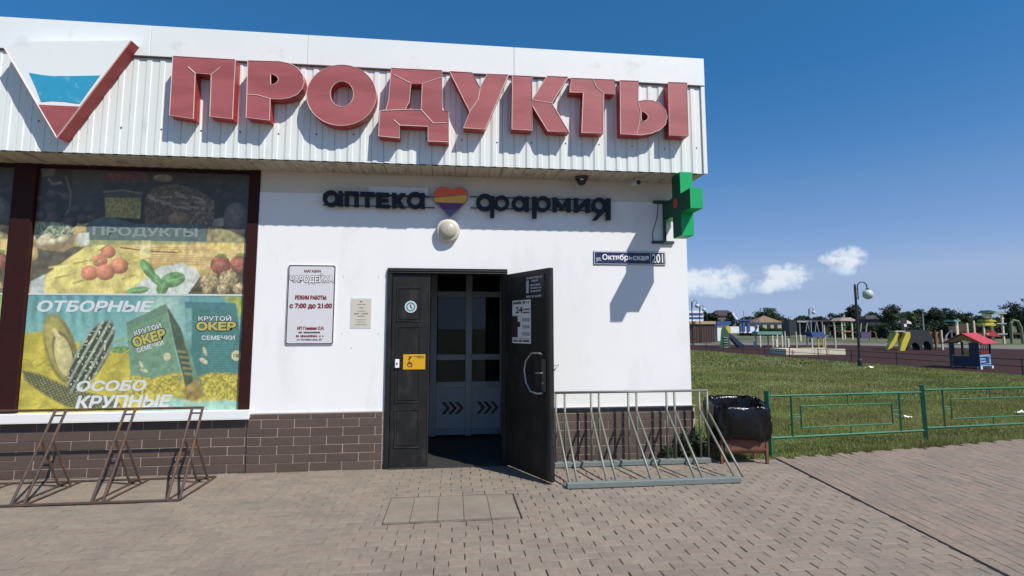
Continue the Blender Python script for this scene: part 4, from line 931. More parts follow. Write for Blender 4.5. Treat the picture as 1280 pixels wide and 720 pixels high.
# ================================================================ litter bin
BC = Vector((3.245, -.12, 0)); BA = R(-5)
def BP(x, yy, z): return (BC.x+x*math.cos(BA)-yy*math.sin(BA), BC.y+x*math.sin(BA)+yy*math.cos(BA), z)
bn = empty('litter_bin', BC, 'rusty litter bin lined with a shiny black bag beside the green fence', 'litter bin')
b = MB(); prof = [(-.175, .50)]+[(-.115-.06*math.cos(R(a)), .165-.06*math.sin(R(a))) for a in range(0, 91, 15)]+[(.115+.06*math.sin(R(a)), .165-.06*math.cos(R(a))) for a in range(0, 91, 15)]+[(.175, .50)]
n = len(prof); b.add([(-.225, p, z) for p, z in prof]+[(.225, p, z) for p, z in prof], [(i, i+n, i+n+1, i+1) for i in range(n-1)]+[tuple(range(n))[::-1], tuple(range(n, 2*n))]); b.xf(BP); obj('bucket', b, M['rustbin'], bn)
b = MB()
for s in (-1, 1):
    for yy in (-.15, .15): b.box((s*.255-.014, yy-.017, 0), (s*.255+.014, yy+.017, .56))
    b.box((s*.255-.012, -.132, .145), (s*.255+.012, .132, .172))
b.box((-.24, -.164, .145), (.24, -.140, .17)); b.xf(BP); obj('stand', b, M['rustbin'], bn)
# bag: rings of a rounded rectangle, crumpled, its mouth folded over the rim
bag = MB(); nr = 64; rings = []
def rr(t, hx, hy, k=4.5):
    c, s_ = math.cos(t), math.sin(t); return hx*math.copysign(abs(c)**(2/k), c), hy*math.copysign(abs(s_)**(2/k), s_)
rn = np.random.default_rng(5); ph = rn.random((6, 4))*6.28
def top(yy): return .655+.16*yy                                  # rim slopes down towards the street
levels = [(-.05, .28, .205), (0., .305, .225), (.08, .312, .232), (.18, .316, .236), (.28, .318, .238), (.36, .318, .236), (.40, .312, .228)]
for li, (h, hx, hy) in enumerate(levels):
    g = []
    for j in range(nr):
        t_ = 2*math.pi*j/nr; x, yy = rr(t_, hx, hy)
        w = .016*math.sin(7*t_+ph[0, 0]+h*9)+.010*math.sin(16*t_+ph[1, 0]-h*14)+.006*math.sin(29*t_+h*30)
        sag = .022*math.sin(3*t_+1)+.014*math.sin(8*t_+2) if li == 0 else 0
        k = 1+w/.3*(1-.3*abs(h-.2))
        z = .275+sag+h*(top(yy)-.275)/.40 if h >= 0 else .262+sag
        g.append((x*k, yy*k, z+.004*math.sin(13*t_+h*30)))
    rings.append(g)
for d, sh in ((.012, .97), (-.03, .93), (-.12, .90), (-.22, .80)):   # over the rim and down inside
    g = []
    for j in range(nr):
        t_ = 2*math.pi*j/nr; x, yy = rr(t_, .312, .228); w = .012*math.sin(7*t_+d*20)+.006*math.sin(19*t_)
        g.append((x*sh+w, yy*sh+w*.6, top(yy)+d+.006*math.sin(11*t_+3)))
    rings.append(g)
vs = [p for g in rings for p in g]; fs = [(i*nr+j, i*nr+(j+1) % nr, (i+1)*nr+(j+1) % nr, (i+1)*nr+j) for i in range(len(rings)-1) for j in range(nr)]+[tuple((len(rings)-1)*nr+j for j in range(nr))]
bag.add(vs, fs); bag.xf(BP); obj('bag', bag, M['bag'], bn, smooth=True)

# ================================================================ green fence
FP1, FP2 = Vector((3.741, .062, 0)), Vector((6.125, .415, 0)); FD = (FP2-FP1).normalized(); FLN = (FP2-FP1).length
def fence_panel(k, label):
    base = FP1+FD*FLN*k; e = empty('fence_section', base, label, 'fence', 'green fence sections along the lawn')
    P = lambda s, z, o=0: (base.x+FD.x*s-FD.y*o, base.y+FD.y*s+FD.x*o, z+s*(-.012))
    def part(name, bars):
        b = MB()
        for a, c, r in bars: b.tube([P(*a), P(*c)], r, 4)
        obj(name, b, M['green'], e)
    L_ = FLN
    part('post', [((0, -.02), (0-.012, .755), .036)])
    part('top_rail', [((.03, .69), (L_-.03, .69), .013)]); part('bottom_rail', [((.03, .20), (L_-.03, .20), .015)])
    for f in (.138, .831): part('upright', [((L_*f, .21), (L_*f, .68), .016)])
    i0, i1, z0, z1 = L_*.194, L_*.778, .305, .560
    part('inner_frame', [((i0, z0), (i1, z0), .008), ((i0, z1), (i1, z1), .008), ((i0, z0), (i0, z1), .012), ((i1, z0), (i1, z1), .012)])
    part('stub', [((L_*.49, z1), (L_*.49, .68), .009), ((L_*.50, .21), (L_*.50, z0), .009), ((L_*.138, .43), (i0, .43), .007), ((L_*.138, .46), (i0, .46), .006), ((i1, .47), (L_*.831, .47), .008), ((i1, .41), (L_*.831, .41), .007)])
fence_panel(0, 'low green fence section directly right of the black bin bag, whole in view'); fence_panel(1, 'low green fence section cut off by the right edge of the picture'); fence_panel(2, 'low green fence section beyond the right picture edge')

# ================================================================ grass
def grass(name, n, region, hmin, hmax, wid, label, lean=.5, seed=1):
    r = np.random.default_rng(seed); x, y_ = region(r, n); n = len(x)
    a = r.random(n)*2*math.pi; pn = np.sin(x*2.1+1.7*np.sin(y_*1.3))*np.sin(y_*2.6+1.4*np.sin(x*1.1)); h = r.uniform(hmin, hmax, n)*(.80+.40*pn); w = wid*r.uniform(.6, 1.3, n); la = r.random(n)*2*math.pi; le = r.uniform(.1, 1, n)*h*lean
    z = np.full(n, -.030); bx, by = np.cos(a)*w, np.sin(a)*w
    v = np.empty((n, 3, 3)); v[:, 0] = np.stack([x-bx, y_-by, z], 1); v[:, 1] = np.stack([x+bx, y_+by, z], 1); v[:, 2] = np.stack([x+np.cos(la)*le, y_+np.sin(la)*le, z+h], 1)
    f = np.arange(n*3).reshape(n, 3)
    big = np.sin(x*.9+1.3*np.sin(y_*.7))*np.sin(y_*1.1+.8*np.sin(x*.6)); t_ = np.clip(.55+.42*big+r.normal(0, .30, n), 0, 1)[:, None]
    c = np.array([.128, .205, .042])*(1-t_)+np.array([.30, .30, .105])*t_; dry = r.random(n) < .16+.14*pn; c[dry] = (.34, .30, .16); c *= (r.uniform(.45, 1.45, n)*(1-.18*pn))[:, None]
    o = bpy.data.objects.new(name, npmesh(name, v.reshape(-1, 3), f, M['grass'], np.repeat(c, 3, 0))); COL.objects.link(o); return tag(o, label, 'grass', None, 'stuff')
EX_ = np.array([p[0] for p in EDGE]); EY_ = np.array([p[1] for p in EDGE])
RX_ = np.array([2.0, 9.4, 16.4, 30.5, 41.]); RXX = np.array([18.6, 18.18, 17.77, 16.65, 16.0])
def vis(x, y_):
    d0, d1 = x-CAM[0], y_-CAM[1]; w = d0*_f[0]+d1*_f[1]; px = PX+F*(d0*CR[0]+d1*CR[1])/w; return (px > 600) & (px < 1400)
def lawn_pts(y0, y1, pw=1.):
    def reg(r, n):
        x = r.uniform(2.85 if y0 < 11 else -4, 19, n*3); y_ = y0+(y1-y0)*r.random(n*3)**pw
        ok = (y_ > np.interp(x, EX_, EY_)-.05) & vis(x, y_) & (x < np.interp(y_, RX_, RXX)-.1) & ~((x < WX1+.12) & (y_ > 0)); i = np.where(ok)[0][:n]; return x[i], y_[i]
    return reg
grass('lawn_grass', 170000, lawn_pts(-.05, 4.5), .025, .065, .0055, 'short mown grass behind the green fence', seed=1)
grass('lawn_grass', 130000, lawn_pts(4.5, 14.), .03, .075, .011, 'short mown grass reaching to the lamp post', seed=2)
grass('lawn_grass', 50000, lawn_pts(14., 40.), .03, .09, .03, 'short mown grass before the playground surface', seed=3)
def edge_pts(r, n):
    x = r.uniform(3.6, 9.5, n); y_ = np.interp(x, EX_, EY_)+np.abs(r.normal(0, .10, n))-.06; k = r.random(n) < .55+.45*np.sin(x*5)*np.sin(x*1.7); return x[k], y_[k]
grass('verge_grass', 16000, edge_pts, .05, .13, .0045, 'longer grass tufts under the green fence along the paving', .8, 4)
def corner_pts(r, n): return r.uniform(2.80, 3.6, n), r.uniform(.02, .5, n)
grass('corner_grass', 3500, corner_pts, .05, .14, .005, 'longer grass behind the litter bin at the shop corner', .8, 5)
# leafy weeds at the plinth corner
def weed(x, yy, h, n, seed, label):
    r = np.random.default_rng(seed); e = empty('weed', (x, yy, 0), label, 'weed', 'weeds at the shop corner'); st_ = MB(); V = []; C_ = []
    for k in range(7):
        a = r.random()*6.28; tip = Vector((x+math.cos(a)*h*.45*r.random(), yy-abs(math.sin(a))*h*.3*r.random()-.01, h*r.uniform(.6, 1)))
        p0 = Vector((x+r.normal(0, .015), yy-.01, 0)); st_.tube([p0, (p0+tip)/2+Vector((r.normal(0, .01), 0, .02)), tip], [.004, .003, .0015], 5)
        for j in range(n//7):
            t_ = r.uniform(.15, 1.05); c = p0.lerp(tip, t_)+Vector(r.normal(0, .022, 3)); s_ = r.uniform(.014, .032); d = Vector(r.normal(0, 1, 3)).normalized(); q = d.orthogonal().normalized()
            V += [c-d*s_, c+q*s_*.45, c+d*s_, c-q*s_*.45]; kk = r.uniform(.6, 1.3); C_ += [(.035*kk, .060*kk, .018*kk)]*4
    obj('stem', st_, M['bark'], e); me = npmesh('foliage', [tuple(v) for v in V], np.arange(len(V)).reshape(-1, 4), M['leaf'], np.array(C_)); obj('foliage', me, None, e)
weed(2.62, -.06, .42, 260, 11, 'dark leafy weed growing in front of the brick plinth behind the rack'); weed(2.82, -.04, .30, 180, 12, 'low leafy weed at the very corner of the brick plinth'); weed(2.42, -.05, .22, 110, 13, 'small weed at the foot of the plinth, leftmost at the corner')

# ================================================================ playground and town behind the lawn
HR = Vector((CR[0], CR[1], 0)).normalized(); HF = Vector((_f[0], _f[1], 0)).normalized()
def gpt(px, depth):
    p = atD(px, 409, depth); return Vector((p[0], p[1], 0))
def zat(py, depth): return float(atD(1040, py, depth)[2])
class Thing:
    """a thing whose own axes are u (to the right), w (away) and z, turned by rot about its base"""
    def __init__(s, name, label, cat, px, depth, group=None, rot=0., z=-.022):
        s.d = depth; s.k = depth/F; s.px = px; s.b = gpt(px, depth); s.b.z = z; c, q = math.cos(rot), math.sin(rot); s.U = HR*c+HF*q; s.W = HF*c-HR*q
        s.e = empty(name, s.b, label, cat, group)
    def T(s, u, w, z): return tuple(s.b+s.U*u+s.W*w+Vector((0, 0, z)))
    def part(s, name, mb, m, parent=None, smooth=False, **kw): mb.xf(s.T); return obj(name, mb, m, parent or s.e, smooth=smooth, **kw)
    def u(s, px): return (px-s.px)*s.k
    def z(s, py): return zat(py, s.d)+.022
    def box(s, name, px0, px1, py0, py1, w0, w1, m, **kw): q = MB(); q.box((s.u(px0), w0, max(0, s.z(py1))), (s.u(px1), w1, s.z(py0))); return s.part(name, q, m, **kw)
PB = dict(blue=flat('play blue', (.035, .085, .24)), lblue=flat('play light blue', (.16, .32, .55)), navy=flat('play navy', (.016, .026, .075)), red=flat('play red', (.42, .035, .045)), yellow=flat('play yellow', (.55, .46, .05)), green=flat('play green', (.035, .10, .05)), mint=flat('play mint', (.13, .29, .24)), brown=flat('play brown', (.075, .042, .032)), tan=flat('play tan', (.45, .30, .18)), dark=flat('play dark', (.022, .026, .028)), wood=flat('play wood', (.30, .17, .06)), grey=flat('play grey', (.30, .31, .31)), white=M['white'], cream=M['cream'], roof=flat('brown roof tiles', (.20, .13, .085), .8, .25, 1.5), roofd=flat('dark roof sheets', (.05, .036, .034)), wallc=flat('cream house wall', (.42, .36, .29)), purple=flat('play purple', (.09, .06, .16)), pink=flat('play pale pink', (.50, .38, .33)))

def lamp_post(px, depth, H, label, side=1):
    t = Thing('lamp_post', label, 'lamp post', px, depth, 'black park lamp posts with globes')
    b = MB(); b.lathe([(.09, 0), (.09, .25), (.06, .3), (.05, .5), (.045, H-.1), (.03, H)], (0, 0, 0), 12); t.part('pole', b, M['iron'])
    b = MB(); o = .10*side; pts = [(o, 0, H-.62), (o, 0, H-.1)]+[(o+side*(.19-.19*math.cos(R(a))), 0, H-.1+.19*math.sin(R(a))) for a in range(20, 181, 20)]+[(o+side*.38, 0, H-.2)]
    b.tube(pts, .022, 8); b.tube([(0, 0, H-.55), (o, 0, H-.55)], .015, 6); b.tube([(0, 0, H-.2), (o, 0, H-.2)], .015, 6); t.part('arm', b, M['iron'])
    b = MB(); b.sphere((o+side*.40, 0, H-.41), .20, 20); t.part('globe', b, M['globe'], smooth=True)
    b = MB(); b.lathe([(.07, H-.24), (.075, H-.20), (.03, H-.16)], (o+side*.40, 0, 0), 12); t.part('cap', b, M['iron'])
lamp_post(1072, 21.6, 3.28, 'tall black lamp post with one globe on the lawn edge, nearest of all')
lamp_post(1012, 58, 3.6, 'black lamp post with one globe behind the dark shelter, second nearest')
lamp_post(986, 92, 3.4, 'small distant lamp post right of the brown roofed house')
lamp_post(865.5, 50, 4.0, 'lamp post beside the white wall, tallest above the brown kiosk'); lamp_post(875, 58, 3.9, 'lamp post just right of the one beside the white wall')

# playhouse
p0, p1, p2 = Vector((18.92, 12.72, 0)), Vector((19.30, 11.86, 0)), Vector((20.36, 12.30, 0))
hu = (p1-p0); HW = hu.length; hu.normalize(); hv = Vector((-hu.y, hu.x, 0)); HL = 1.12
ph_ = empty('playhouse', p0.lerp(p1, .5)+hv*HL/2+Vector((0, 0, -.022)), 'blue playhouse with a red gable roof behind the lamp post lawn', 'playhouse')
def HT(a, b, z): return tuple(p0+hu*a+hv*b+Vector((0, 0, z-.022)))
def hp_(name, mb, m): mb.xf(HT); return obj(name, mb, m, ph_)
E_, A_ = .98, 1.30
for a in (0.03, HW-.05):
    for b_ in (0.02, HL-.05):
        q = MB(); q.box((a-.03, b_-.02, 0), (a+.03, b_+.04, E_)); hp_('corner_post', q, PB['navy'])
q = MB(); q.box((.065, .015, 0.08), (.16, .045, E_)); q.box((HW-.32, .015, .08), (HW-.085, .045, E_)); q.box((.162, .017, .08), (HW-.322, .043, .46)); hp_('gable_wall', q, PB['navy'])
q = MB(); q.box((.10, -.10, .47), (HW-.30, .02, .50)); hp_('counter', q, PB['grey'])
q = MB(); q.box((HW-.065, .07, .10), (HW-.035, HL-.06, .52)); hp_('side_panel', q, PB['lblue'])
q = MB()
for z in (.20, .31, .42): q.box((HW-.033, .15, z), (HW-.028, HL-.2, z+.03))
q.box((HW-.033, .60, .22), (HW-.027, .85, .40)); hp_('panel_print', q, PB['navy'])
for b_ in (.30, .48, .66, .84):
    q = MB(); q.box((HW-.06, b_, .52), (HW-.04, b_+.05, E_)); hp_('red_slat', q, PB['red'])
q = MB(); q.box((.06, HL-.06, .10), (HW-.07, HL-.03, .60)); hp_('rear_panel', q, PB['yellow'])
q = MB(); mid = HW/2
q.prism([(-.12, E_-.02), (mid, A_-.03), (HW+.12, E_-.02), (HW-.02, E_-.02), (mid+.2, E_+.02), (mid, E_+.08), (mid-.2, E_+.02), (.02, E_-.02)], -.06, -.02); hp_('gable_board', q, PB['wood'])
for s_, a0 in ((0, -.16), (1, HW+.16)):
    q = MB(); vs = [(a0, -.12, E_-.06), (mid, -.12, A_), (mid, HL+.12, A_), (a0, HL+.12, E_-.06)]; q.add(vs+[(a, b, z+.03) for a, b, z in vs], [(0, 1, 2, 3), (7, 6, 5, 4), (0, 4, 5, 1), (1, 5, 6, 2), (2, 6, 7, 3), (3, 7, 4, 0)]); hp_('roof_slope', q, PB['red'])
for a, b_ in ((HW-.05, .06), (HW-.05, HL-.08)):
    q = MB(); q.box((a-.05, b_-.06, 0), (a+.06, b_+.06, .10)); hp_('foot', q, PB['white'])

# low dark fence along the playground surface
fe = empty('low_playground_fence', (17.6, 16, -.03), 'low thin dark fence between lawn and playground surface', 'fence')
line_ = [Vector((16.62, 30.5, 0)), Vector((17.74, 16.4, 0)), Vector((18.15, 9.4, 0)), Vector((18.5, 3., 0))]
b = MB()
for z in (.26, .48): b.tube([v+Vector((0, 0, z)) for v in line_], .012, 5)
obj('rail', b, M['iron'], fe)
for a, c in zip(line_, line_[1:]):
    n = max(2, int((c-a).length/2.0))
    for i in range(n):
        v = a.lerp(c, i/n); b = MB(); b.tube([v+Vector((0, 0, -.03)), v+Vector((0, 0, .52))], .022, 6); obj('post', b, M['iron'], fe)

# slide
t = Thing('playground_slide', 'dark blue slide with green ladder side and yellow panel left of the sandbox', 'slide', 913, 42.5)
q = MB(); q.prism([(t.u(897), 0), (t.u(910), 0), (t.u(908.5), t.z(416)), (t.u(904.5), t.z(409)), (t.u(902), t.z(407.5)), (t.u(899.5), t.z(412))], -.35, -.30); t.part('side_panel', q, PB['green'])
q = MB(); q.prism([(t.u(909), t.z(418)), (t.u(915.5), t.z(418)), (t.u(915), t.z(409)), (t.u(912), t.z(406.5)), (t.u(909.5), t.z(409))], .30, .34); t.part('top_panel', q, PB['yellow'])
for i in range(5): t.box('step', 901.5, 906.5, 421+i*3.0, 422+i*3.0, -.42, -.352, PB['grey'])
for w0, w1 in ((-.30, -.24), (.22, .28)):
    q = MB(); q.prism([(t.u(907), t.z(418)), (t.u(910), t.z(416)), (t.u(926), t.z(430)), (t.u(933), t.z(432)), (t.u(933), t.z(434)), (t.u(922), t.z(434))], w0, w1); t.part('slide_side', q, PB['navy'])
q = MB(); q.prism([(t.u(908), t.z(419)), (t.u(910), t.z(418)), (t.u(924), t.z(431.5)), (t.u(932), t.z(433)), (t.u(932), t.z(434)), (t.u(922), t.z(433.5))], -.23, .21); t.part('chute', q, PB['blue'])
# kiosks
t = Thing('brown_kiosk', 'brown sheet metal kiosk with tan roof edge beside the white wall', 'kiosk', 875, 60)
t.box('body', 858, 889, 405, 428, -1, 1.2, PB['brown']); t.box('roof', 857, 890, 401.5, 405, -1.15, 1.35, PB['tan'])
for x in range(861, 889, 3): t.box('sheet_rib', x, x+.5, 405.5, 427, -1.04, -1.005, PB['brown'])
t = Thing('striped_billboard', 'blue and white striped billboard above the brown kiosk', 'billboard', 872, 72)
t.box('panel', 860, 879.5, 388, 402, 0, .15, PB['white'])
for a, c in ((391, 394), (396, 398.5)): t.box('stripe', 861, 879, a, c, -.03, -.001, PB['blue'])
for x in (863, 877): t.box('leg', x, x+1, 402.2, 424, .02, .12, PB['grey'])
t = Thing('white_kiosk', 'white kiosk with a blue roof behind the slide', 'kiosk', 901, 62)
t.box('body', 894, 909, 406, 426, -.6, .8, PB['white']); t.box('roof', 893, 910.5, 401.5, 405.8, -.8, 1, PB['blue']); t.box('shutter', 889.5, 893.8, 404, 425, -.4, .6, flat('pale blue shutter', (.30, .42, .48)))
t = Thing('children_carousel', 'blue and white amusement ride on a white plinth behind the slide', 'ride', 932, 75)
t.box('plinth', 909, 945, 408, 416, -.8, 1.4, PB['white'])
q = MB()
for x0, x1 in ((922, 924), (925, 928), (931, 934)): q.box((t.u(x0), -.95, t.z(414)), (t.u(x1), -.82, t.z(401)))
t.part('blue_column', q, PB['blue']); q = MB()
for i in range(7): q.sphere((t.u(916+i*1.1), -.2, t.z(392+i*1.7)), .17, 8)
t.part('white_ball_string', q, PB['white']); t.box('canopy', 920, 936, 399.5, 401, -1.1, 1, PB['blue'])
q = MB(); q.tube([(t.u(940), -.9, t.z(414)), (t.u(943), -.9, t.z(409)), (t.u(941), -.9, t.z(405)), (t.u(946), -.9, t.z(401))], .10, 6); t.part('blue_figure', q, PB['blue']); q = MB(); q.tube([(t.u(931.5), .3, t.z(410)), (t.u(931.5), .3, t.z(388))], .05, 6); t.part('mast', q, PB['grey'])
# houses far behind
def house(px, depth, hw, ye, ya, label, wall, roof, hip=.5):
    t = Thing('house', label, 'house', px, depth, 'houses behind the playground', z=-.065); W = hw*t.k; D = W*.8; ze, za = t.z(ye), t.z(ya)
    q = MB(); q.box((-W, 0, 0), (W, 2*D, ze)); t.part('wall', q, wall)
    o = .4; q = MB(); q.add([(-W-o, -o, ze-.05), (W+o, -o, ze-.05), (W+o, 2*D+o, ze-.05), (-W-o, 2*D+o, ze-.05), (-W*(1-hip)*.9, D, za), (W*(1-hip)*.9, D, za)], [(0, 1, 5, 4), (1, 2, 5), (2, 3, 4, 5), (3, 0, 4), (3, 2, 1, 0)]); t.part('roof', q, roof)
    for f in (-.6, 0, .55):
        q = MB(); q.box((W*f-.5, -.04, ze*.35), (W*f+.5, -.003, ze*.78)); t.part('window', q, PB['dark'])
    return t
house(961, 150, 16, 402.5, 394, 'house with a tan brown hipped roof behind the mint table', PB['wallc'], PB['roof'], .95)
house(907, 170, 13, 394, 387, 'dark roofed house above the white kiosk', flat('brown house wall', (.16, .12, .09)), PB['roofd'], .35)
house(1093, 120, 9, 398.5, 393.5, 'black roofed small house right of the tall lamp post', PB['dark'], PB['roofd'], .3)
# shelter
t = Thing('long_shelter', 'long dark shelter with pale grey roof edge behind the cream posts', 'shelter', 1012, 90)
t.box('back_wall', 983, 1042, 403, 419, 1.2, 1.4, PB['dark']); t.box('roof', 993, 1011, 400.8, 403, -1, 1.6, PB['grey']); t.box('rear_roof', 1011.2, 1043, 400, 401.8, -.8, 1.6, PB['roofd']); t.box('closed_bay', 983, 992.5, 401, 419, -.9, 1.1, PB['dark'])
for x in (996, 1010, 1024, 1038): t.box('post', x, x+.9, 402, 419, -.9, -.78, PB['grey'])
# mint table
t = Thing('mint_canopy_table', 'mint green table top on cream legs left of the sandbox', 'table', 958, 44)
t.box('top', 943, 974, 414.2, 418, -.5, .5, PB['mint'])
for x in (946, 961.5, 973):
    for w0 in (-.45, .37): t.box('leg', x, x+1.6, 418.05, 434.2, w0, w0+.08, PB['cream'])
# cream posts and canopy
for px, yt, lab in ((980.5, 414, 'leftmost tall cream post behind the sandbox'), (994.5, 414.5, 'second cream post behind the sandbox from the left'), (1030, 406.5, 'tall cream post right of the blue canopy'), (1043, 406, 'rightmost tall cream post behind the sandbox')):
    t = Thing('wooden_post', lab, 'post', px, 37.7, 'cream posts behind the sandbox'); q = MB(); H = t.z(yt)
    q.lathe([(.052, 0), (.050, H-.06), (.045, H-.03), (.001, H)], (0, 0, 0), 10); t.part('shaft', q, PB['cream'])
    q = MB(); q.lathe([(.066, H-.10), (.066, H-.04)], (0, 0, 0), 10); t.part('collar', q, PB['tan'])
for px, yt, d, lab in ((969, 424.5, 43, 'short white stump left of the cream posts'), (984, 423.5, 40, 'short cream stump beside the leftmost tall post'), (999.5, 418.5, 62, 'far white stump behind the second cream post'), (942, 425, 45, 'short white stump right of the slide')):
    t = Thing('play_stump', lab, 'stump', px, d, 'short pale stumps'); q = MB(); H = t.z(yt); r_ = .09 if d < 60 else .13; q.lathe([(r_, 0), (r_, H-.03), (r_*.8, H), (.001, H)], (0, 0, 0), 12); t.part('shaft', q, PB['cream'] if 'cream' in lab else PB['white'])
t = Thing('play_table_canopy', 'small blue canopy on yellow and cream posts behind the sandbox', 'canopy', 1017, 36)
q = MB(); q.prism([(t.u(1008), t.z(415)), (t.u(1024), t.z(415)), (t.u(1027), t.z(419.5)), (t.u(1026), t.z(421)), (t.u(1011), t.z(421)), (t.u(1010), t.z(419))], -.45, .35); t.part('roof', q, PB['blue'])
for x, m in ((1009.5, PB['cream']), (1023.5, PB['yellow'])):
    for w0 in (-.4, .2): t.box('post', x, x+1.3, 421.1, 438, w0, w0+.07, m)
# sandbox
t = Thing('sandbox', 'long low cream sandbox in front of the cream posts', 'sandbox', 1018, 30.9)
for x0, x1 in ((981, 990), (990.3, 1016), (1016.3, 1024), (1024.3, 1033), (1033.3, 1055)):
    q = MB(); q.box((t.u(x0), 0, 0), (t.u(x1), .05, t.z(436.2)), .006); t.part('front_board', q, PB['cream'])
q = MB(); q.box((t.u(981), .052, 0), (t.u(981)+.05, 1.9, t.z(436.2))); q.box((t.u(1055)-.05, .052, 0), (t.u(1055), 1.9, t.z(436.2))); q.box((t.u(981), 1.902, 0), (t.u(1055), 1.95, t.z(436.2))); t.part('rear_board', q, PB['cream'])
q = MB(); q.box((t.u(981)+.06, .06, 0), (t.u(1055)-.06, 1.89, .14)); t.part('sand', q, flat('sand fill', (.42, .36, .24)))
for x in (990, 1033): q = MB(); q.box((t.u(x)-.06, -.03, 0), (t.u(x)+.06, -.003, t.z(437))); t.part('cleat', q, PB['pink'])
# play tower with peach roof
t = Thing('play_tower', 'wooden play tower with a peach roof left of the tall lamp post', 'play tower', 1054, 70)
for x in (1047.5, 1060):
    for w0 in (-.8, .8): t.box('post', x, x+1.3, 400, 424.5, w0, w0+.12, PB['cream'])
q = MB(); q.prism([(t.u(1044), t.z(401)), (t.u(1048), t.z(397.5)), (t.u(1058), t.z(397)), (t.u(1064), t.z(400)), (t.u(1063), t.z(401.5))], -1, 1); t.part('roof', q, PB['pink']); t.box('platform', 1047, 1062, 413.5, 415, -.8, .9, PB['wood']); t.box('panel', 1052, 1060, 407, 413, .5, .6, PB['green'])
# swing frame and purple carousel
t = Thing('swing_frame', 'pale A shaped swing frame in front of the long shelter', 'swing', 1018, 66)
for w0 in (-.5, 1.6):
    for x in (1013.5, 1022.5): q = MB(); q.tube([(t.u(x), w0, 0), (t.u(1018), w0+.0, t.z(402))], .05, 6); t.part('leg', q, PB['grey'])
q = MB(); q.tube([(t.u(1018), -.6, t.z(402)), (t.u(1018), 1.7, t.z(402))], .05, 6); t.part('crossbar', q, PB['grey'])
t = Thing('spring_rider', 'small purple play seat with pale handles right of the tall lamp post', 'spring rider', 1080, 62)
t.box('seat', 1073, 1084, 415, 423, -.4, .4, PB['purple']); 
for x in (1075, 1082): q = MB(); q.tube([(t.u(x), 0, t.z(415)), (t.u(x+2), 0, t.z(404))], .06, 6); t.part('handle', q, PB['pink'])
q = MB(); q.tube([(t.u(1088), .3, 0), (t.u(1090), .3, t.z(413)), (t.u(1096), .3, t.z(416)), (t.u(1097), .3, 0)], .07, 6); t.part('climbing_bar', q, PB['wood'])
# yellow slide
t = Thing('yellow_slide', 'bright yellow double slide left of the dark climbing tunnel', 'slide', 1117, 37)
for pts, w0 in (([(1104, 437), (1107, 431), (1112, 424), (1117, 415), (1119, 417), (1116, 426), (1110, 434)], -.3), ([(1115, 438.5), (1121, 438.5), (1129, 421), (1129, 415), (1124, 416), (1118, 428)], -.62)):
    q = MB(); q.prism([(t.u(a), max(0, t.z(c))) for a, c in pts], w0, w0+.28); t.part('chute', q, PB['yellow'])
q = MB(); q.prism([(t.u(1111), t.z(429)), (t.u(1116), t.z(430)), (t.u(1120), t.z(424)), (t.u(1120), t.z(417)), (t.u(1115), t.z(416))], -.05, .3); t.part('back_panel', q, PB['yellow']); t.box('top_rail', 1116, 1129, 413.5, 415, -.2, .5, PB['pink']); t.box('leg', 1126.5, 1128, 415.1, 438, .3, .4, PB['brown'])
t = Thing('mushroom_shelter', 'pale pink mushroom shaped play shelter behind the yellow slide', 'shelter', 1130.5, 39)
q = MB(); H = t.z(400); q.lathe([(.46, H-.28), (.40, H-.14), (.2, H-.04), (.001, H)], (0, 0, 0), 16); q.lathe([(.46, H-.28), (.05, H-.22)], (0, 0, 0), 16); t.part('cap', q, PB['pink']); q = MB(); q.lathe([(.07, 0), (.05, H-.22)], (0, 0, 0), 10); t.part('stem', q, PB['pink'])
# climbing tunnel
t = Thing('climbing_tunnel', 'dark humped climbing tunnel with arched openings right of the yellow slide', 'climbing frame', 1145, 37.5)
def arch(c0, c1, yt, n=8): return [(t.u(c0+(c1-c0)*(1-math.cos(math.pi*i/n))/2), max(.001, t.z(438.5+(yt-438.5)*math.sin(math.pi*i/n)))) for i in range(n+1)]
out = [(1129.5, 438.5), (1130.5, 425), (1133, 416), (1138, 413), (1150, 412.5), (1158, 415), (1161, 421), (1161.5, 438.5)]
poly = [(t.u(a), max(0, t.z(c))) for a, c in out]+arch(1159.5, 1147.0, 426)+arch(1145, 1132.5, 428)
q = MB(); q.prism(poly, -.25, .45); t.part('hump', q, PB['dark'])
q = MB(); q.prism([(t.u(1161.6), t.z(430)), (t.u(1178), t.z(430)), (t.u(1178), t.z(415)), (t.u(1161.6), t.z(415))], .2, .24, [[(t.u(1164+i*3.4), t.z(428)), (t.u(1165.6+i*3.4), t.z(428)), (t.u(1165.6+i*3.4), t.z(417)), (t.u(1164+i*3.4), t.z(417))] for i in range(4)]); t.part('lattice', q, PB['wood'])
for x in (1162, 1169.5, 1177.5): t.box('leg', x-.7, x+.7, 413, 438.8, .05, .16, PB['brown'] if x < 1175 else PB['cream'])
t.box('window_frame', 1140, 1147, 397, 407, 1.0, 1.1, PB['dark']); t.box('window_pane', 1142.6, 1146, 405, 408.5, .96, .999, PB['white']); t.box('window_leg', 1139.8, 1140.8, 407.05, 413, 1.0, 1.1, PB['dark']); t.box('window_leg', 1146.2, 1147.2, 407.05, 413, 1.0, 1.1, PB['dark'])
